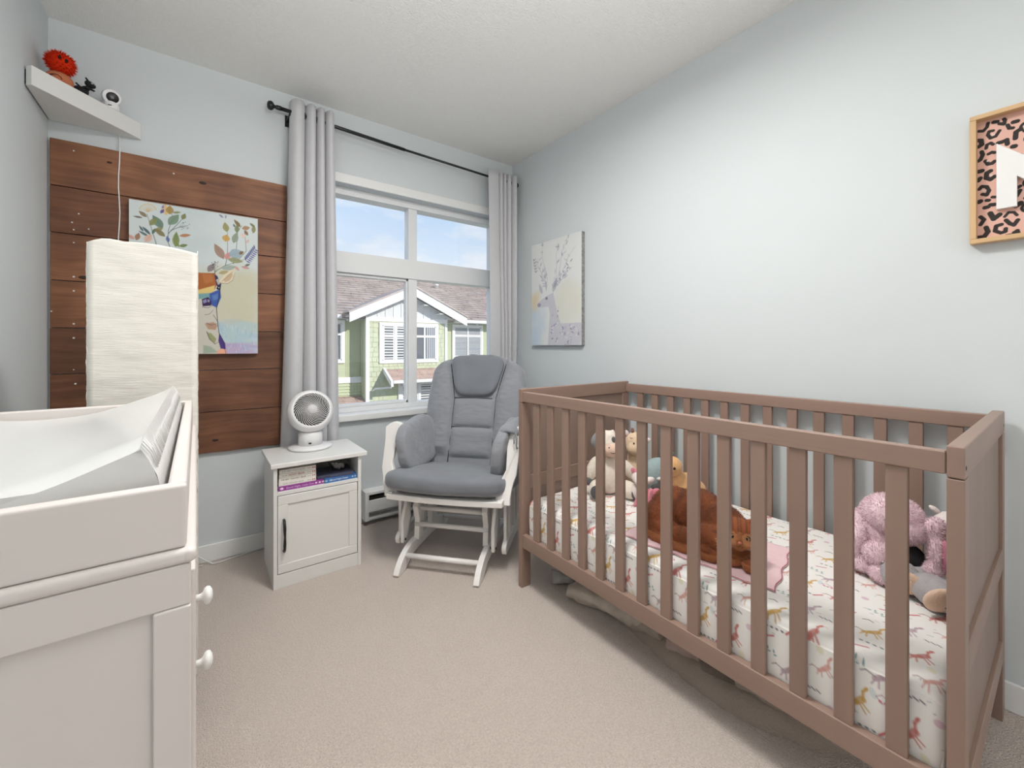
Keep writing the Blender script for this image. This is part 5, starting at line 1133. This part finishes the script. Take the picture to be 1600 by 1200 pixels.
plush('unicorn_plush', 'small white unicorn soft toy with a golden horn resting on a pink cloth', (1.510, 1.122, MZ1+.001), RZ, [
    ('body', wht, [((.008, .004, .050), (.036, .03, .042))]),
    ('head', wht, [((0, -.01, .112), (.031, .029, .028)), ((-.006, -.030, .100), (.022, .018, .016))]),
    ('arm', wht, [((.046, -.01, .098), (.024, .014, .014), (0, -.3, 0))]), ('ear', pnk, [((-.022, -.004, .140), (.010, .006, .014), (0, -.4, 0))]), ('ear', pnk, [((.018, -.004, .142), (.009, .006, .013), (0, .3, 0))]),
    ('horn', cl('golden_plush', (206, 160, 110)), [((0, -.012, .148), (.007, .007, .020))]), ('mane', pnk, [((-.006, .0, .134), (.018, .016, .012))]), ('eye', blk, [((-.012, -.036, .114), (.0045, .002, .0012))]), ('eye', blk, [((.010, -.038, .114), (.0045, .002, .0012))])])
T = thing('pink_cloth', 'crumpled pink cloth in front of the dog soft toy', 'cloth', (1.505, 1.045, MZ1+.001), RZ)
def crump(u, v):
    a = u*2*PI; r_ = .062*(1-v)**.8*(1+.25*math.sin(a*5+1)+.15*math.sin(a*8)); z = .078*v**.7+.022*math.sin(a*5)*math.sin(v*PI)+.012*math.sin(a*9+v*5)*(1-v)
    return (r_*math.cos(a)*1.0, r_*math.sin(a)*.8, max(.001, z))
MB().grid(crump, 80, 22).build('cloth', pnk, T, solid=.002)

# soft toys at the near end
M['pfur'] = mat('pale_pink_fleece', (242, 216, 224), .95, .1, var=.12, vscale=50, sheen=.4)
T = thing('bunny_plush', 'fuzzy pale pink bunny soft toy slumped at the near end of the crib', 'soft toy', (1.64, .335, MZ1+.001), math.radians(-68))
def pf(part, es, n, vox=.005, P=T, mm=None):
    mb = MB()
    for e in es: mb.ell(e[0], e[1], e[2] if len(e) > 2 else (0, 0, 0), 22, 14)
    me_ = fused(mb, vox, 3); o = link(me_, part, mm or M['pfur'], P)
    tufts(me_, 'fleece', mm or M['pfur'], o, n*3, .0072, .0010, None, 0, len(part)); return o
pf('body', [((-.015, .01, .10), (.072, .06, .095)), ((-.045, .0, .06), (.055, .05, .06)), ((.0, 0, .05), (.07, .05, .05))], 2600)
pf('head', [((.012, -.01, .175), (.072, .062, .060)), ((.035, -.035, .150), (.05, .04, .042))], 2400)
pf('arm', [((-.078, -.035, .085), (.028, .030, .062), (0, .25, 0)), ((-.055, -.05, .035), (.035, .03, .025))], 1200)
pf('leg', [((-.010, -.085, .030), (.045, .040, .030))], 900); pf('paw', [((-.030, -.070, .075), (.036, .030, .034))], 800)
pf('ear', [((.092, -.045, .160), (.026, .018, .040), (0, .35, 0)), ((.096, -.060, .100), (.019, .016, .055)), ((.084, -.066, .045), (.022, .018, .034))], 1400)
MB().ell((.110, -.066, .100), (.012, .012, .046)).build('ear_lining', cl('rose_satin', (214, 140, 160)), T)
MB().ell((.035, -.030, .062), (.050, .038, .048)).build('dark_belly', mat('black_felt', (30, 28, 32), .9), T)
plush('bird_plush', 'cream soft toy with an orange beak at the near end of the crib', (1.690, .208, MZ1+.001), math.radians(-75), [
    ('body', cl('sand_plush', (226, 206, 182)), [((0, 0, .07), (.05, .05, .075)), ((0, -.03, .04), (.045, .05, .04))]), ('head', wht, [((.004, -.004, .165), (.042, .040, .045)), ((-.012, -.022, .150), (.030, .025, .026))]),
    ('beak', org, [((-.044, -.030, .160), (.013, .012, .009))]), ('ear', wht, [((-.030, 0, .208), (.014, .008, .007), (0, .6, 0))]), ('scarf', gpl, [((0, 0, .120), (.034, .034, .014))])])
T = thing('spotted_plush', 'grey soft toy lying with speckled beige soles at the near end', 'soft toy', (1.545, .252, MZ1+.001), math.radians(-68))
T_g = cl('speckled_grey_plush', (170, 166, 168)); T_b = cl('beige_sole', (226, 196, 172))
for nm, cx, cy, rz_ in (('leg', -.030, .0, -.2), ('leg', .026, -.062, .4)):
    lo = MB().ell((cx, cy+.02, .040), (.044, .060, .040), (0, 0, rz_)).build(nm, T_g, T)
    so = MB().ell((cx-.008*math.sin(rz_), cy-.030, .044), (.037, .014, .036), (.35, 0, rz_)).build('sole', T_b, lo)
    mb = MB()
    for a, b in ((-.012, .012), (.006, .018), (.014, .0), (-.004, -.002), (-.014, -.012), (.006, -.014)): mb.ell((cx+a, cy-.0425+abs(a)*.2-b*.3, .046+b), (.0042, .002, .0042), (0, 0, 0), 8, 6)
    mb.build('sole_spots', dgp, T)
MB().ell((.02, .06, .03), (.07, .04, .03)).build('body', T_g, T)

# ---------------------------------------------------------------- storage bag and cloths under the crib
T = thing('storage_bag', 'long translucent plastic storage bag pushed under the crib', 'bag', (1.44, .80, 0))
M['film'] = filmy('brownish_clear_plastic', (200, 184, 168), .38)
def bag(u, v):
    a = v*PI; y = 1.27-.98*u; e = math.sin(PI*min(1, max(0, u)))**.45; w = .235*e+.02; hh = .120*e+.004
    x = 1.545+.03*math.sin(u*6)-w*math.cos(a)*1.0; z = hh*math.sin(a)**.8
    n_ = mnoise.noise((u*14, v*5, 0))*.012+mnoise.noise((u*32, v*12, 3))*.005
    return (x-1.50+n_*.8*e, y-.80, max(.002, z+n_*e))
MB().grid(bag, 120, 40).build('plastic_film', M['film'], T, fixn=False)
def clothroll(name, label, cat, pts, rs, m, seed):
    o_ = pts[0]; Tc = thing(name, label, cat, (o_[0], o_[1], 0)); mb = MB(); P = []; R_ = []
    for k in range(len(pts)-1):
        for t in np.linspace(0, 1, 9)[:-1]: P.append(Vector(pts[k])*(1-t)+Vector(pts[k+1])*t-Vector((o_[0], o_[1], 0))); R_.append(rs[k]*(1-t)+rs[k+1]*t)
    mb.tube(P, R_, 26)
    mb.v = [tuple(Vector(p)+mnoise.noise_vector(Vector(p)*14+Vector((seed, 0, 0)))*.016+mnoise.noise_vector(Vector(p)*38)*.006) for p in mb.v]
    mb.v = [(a, b, max(.004, c)) for a, b, c in mb.v]; mb.build('cloth', m, Tc); return Tc
clothroll('folded_sheet', 'grey knotted sheet inside the storage bag under the crib', 'cloth', [(1.240, 1.275, .035), (1.260, 1.22, .045), (1.295, 1.10, .04), (1.315, .98, .04), (1.335, .86, .035)], [.022, .040, .036, .034, .026], mat('taupe_satin', (196, 186, 174), .35, .5, var=.2, vscale=20, bump=.4, bscale=18, bdist=.02), 1)
clothroll('folded_cloth', 'pale pink folded cloth in the middle of the storage bag', 'cloth', [(1.315, .85, .035), (1.325, .79, .04), (1.335, .73, .035)], [.026, .036, .024], mat('pale_pink_cloth', (232, 206, 202), .7, .2, var=.12, vscale=14), 2)
clothroll('folded_garment', 'rose red garment inside the storage bag under the crib', 'cloth', [(1.365, .76, .065), (1.375, .68, .07), (1.395, .58, .06)], [.03, .040, .028], mat('rose_red_cloth', (204, 104, 110), .6, .3, var=.2, vscale=14), 3)
clothroll('dark_cloth', 'dark grey cloth below the rose garment in the storage bag', 'cloth', [(1.315, .73, .024), (1.330, .68, .026), (1.345, .62, .024)], [.016, .022, .018], mat('charcoal_cloth', (52, 54, 58), .7), 4)
clothroll('folded_towel', 'off white folded cloth at the near end of the storage bag', 'cloth', [(1.335, .62, .035), (1.355, .54, .04), (1.395, .44, .035)], [.024, .036, .026], mat('off_white_cloth', (226, 218, 210), .7, .2, var=.15, vscale=12), 5)
clothroll('rolled_blanket', 'grey rolled blanket lying under the far end of the crib', 'blanket', [(1.27, 1.40, .03), (1.30, 1.36, .03), (1.335, 1.31, .028)], [.030, .032, .024], mat('grey_blanket_cloth', (176, 176, 174), .9, .1, var=.1, vscale=14), 6)

# every wall, floor and fitting of the room carries a plain description too
for n_, l_ in (('floor', 'beige cut pile carpet floor'), ('ceiling', 'white textured ceiling'), ('wall_left', 'pale blue grey wall at the left'), ('wall_right', 'pale blue grey wall behind the crib'), ('wall_back', 'pale blue grey wall with the window')):
    bpy.data.objects[n_]['label'] = l_
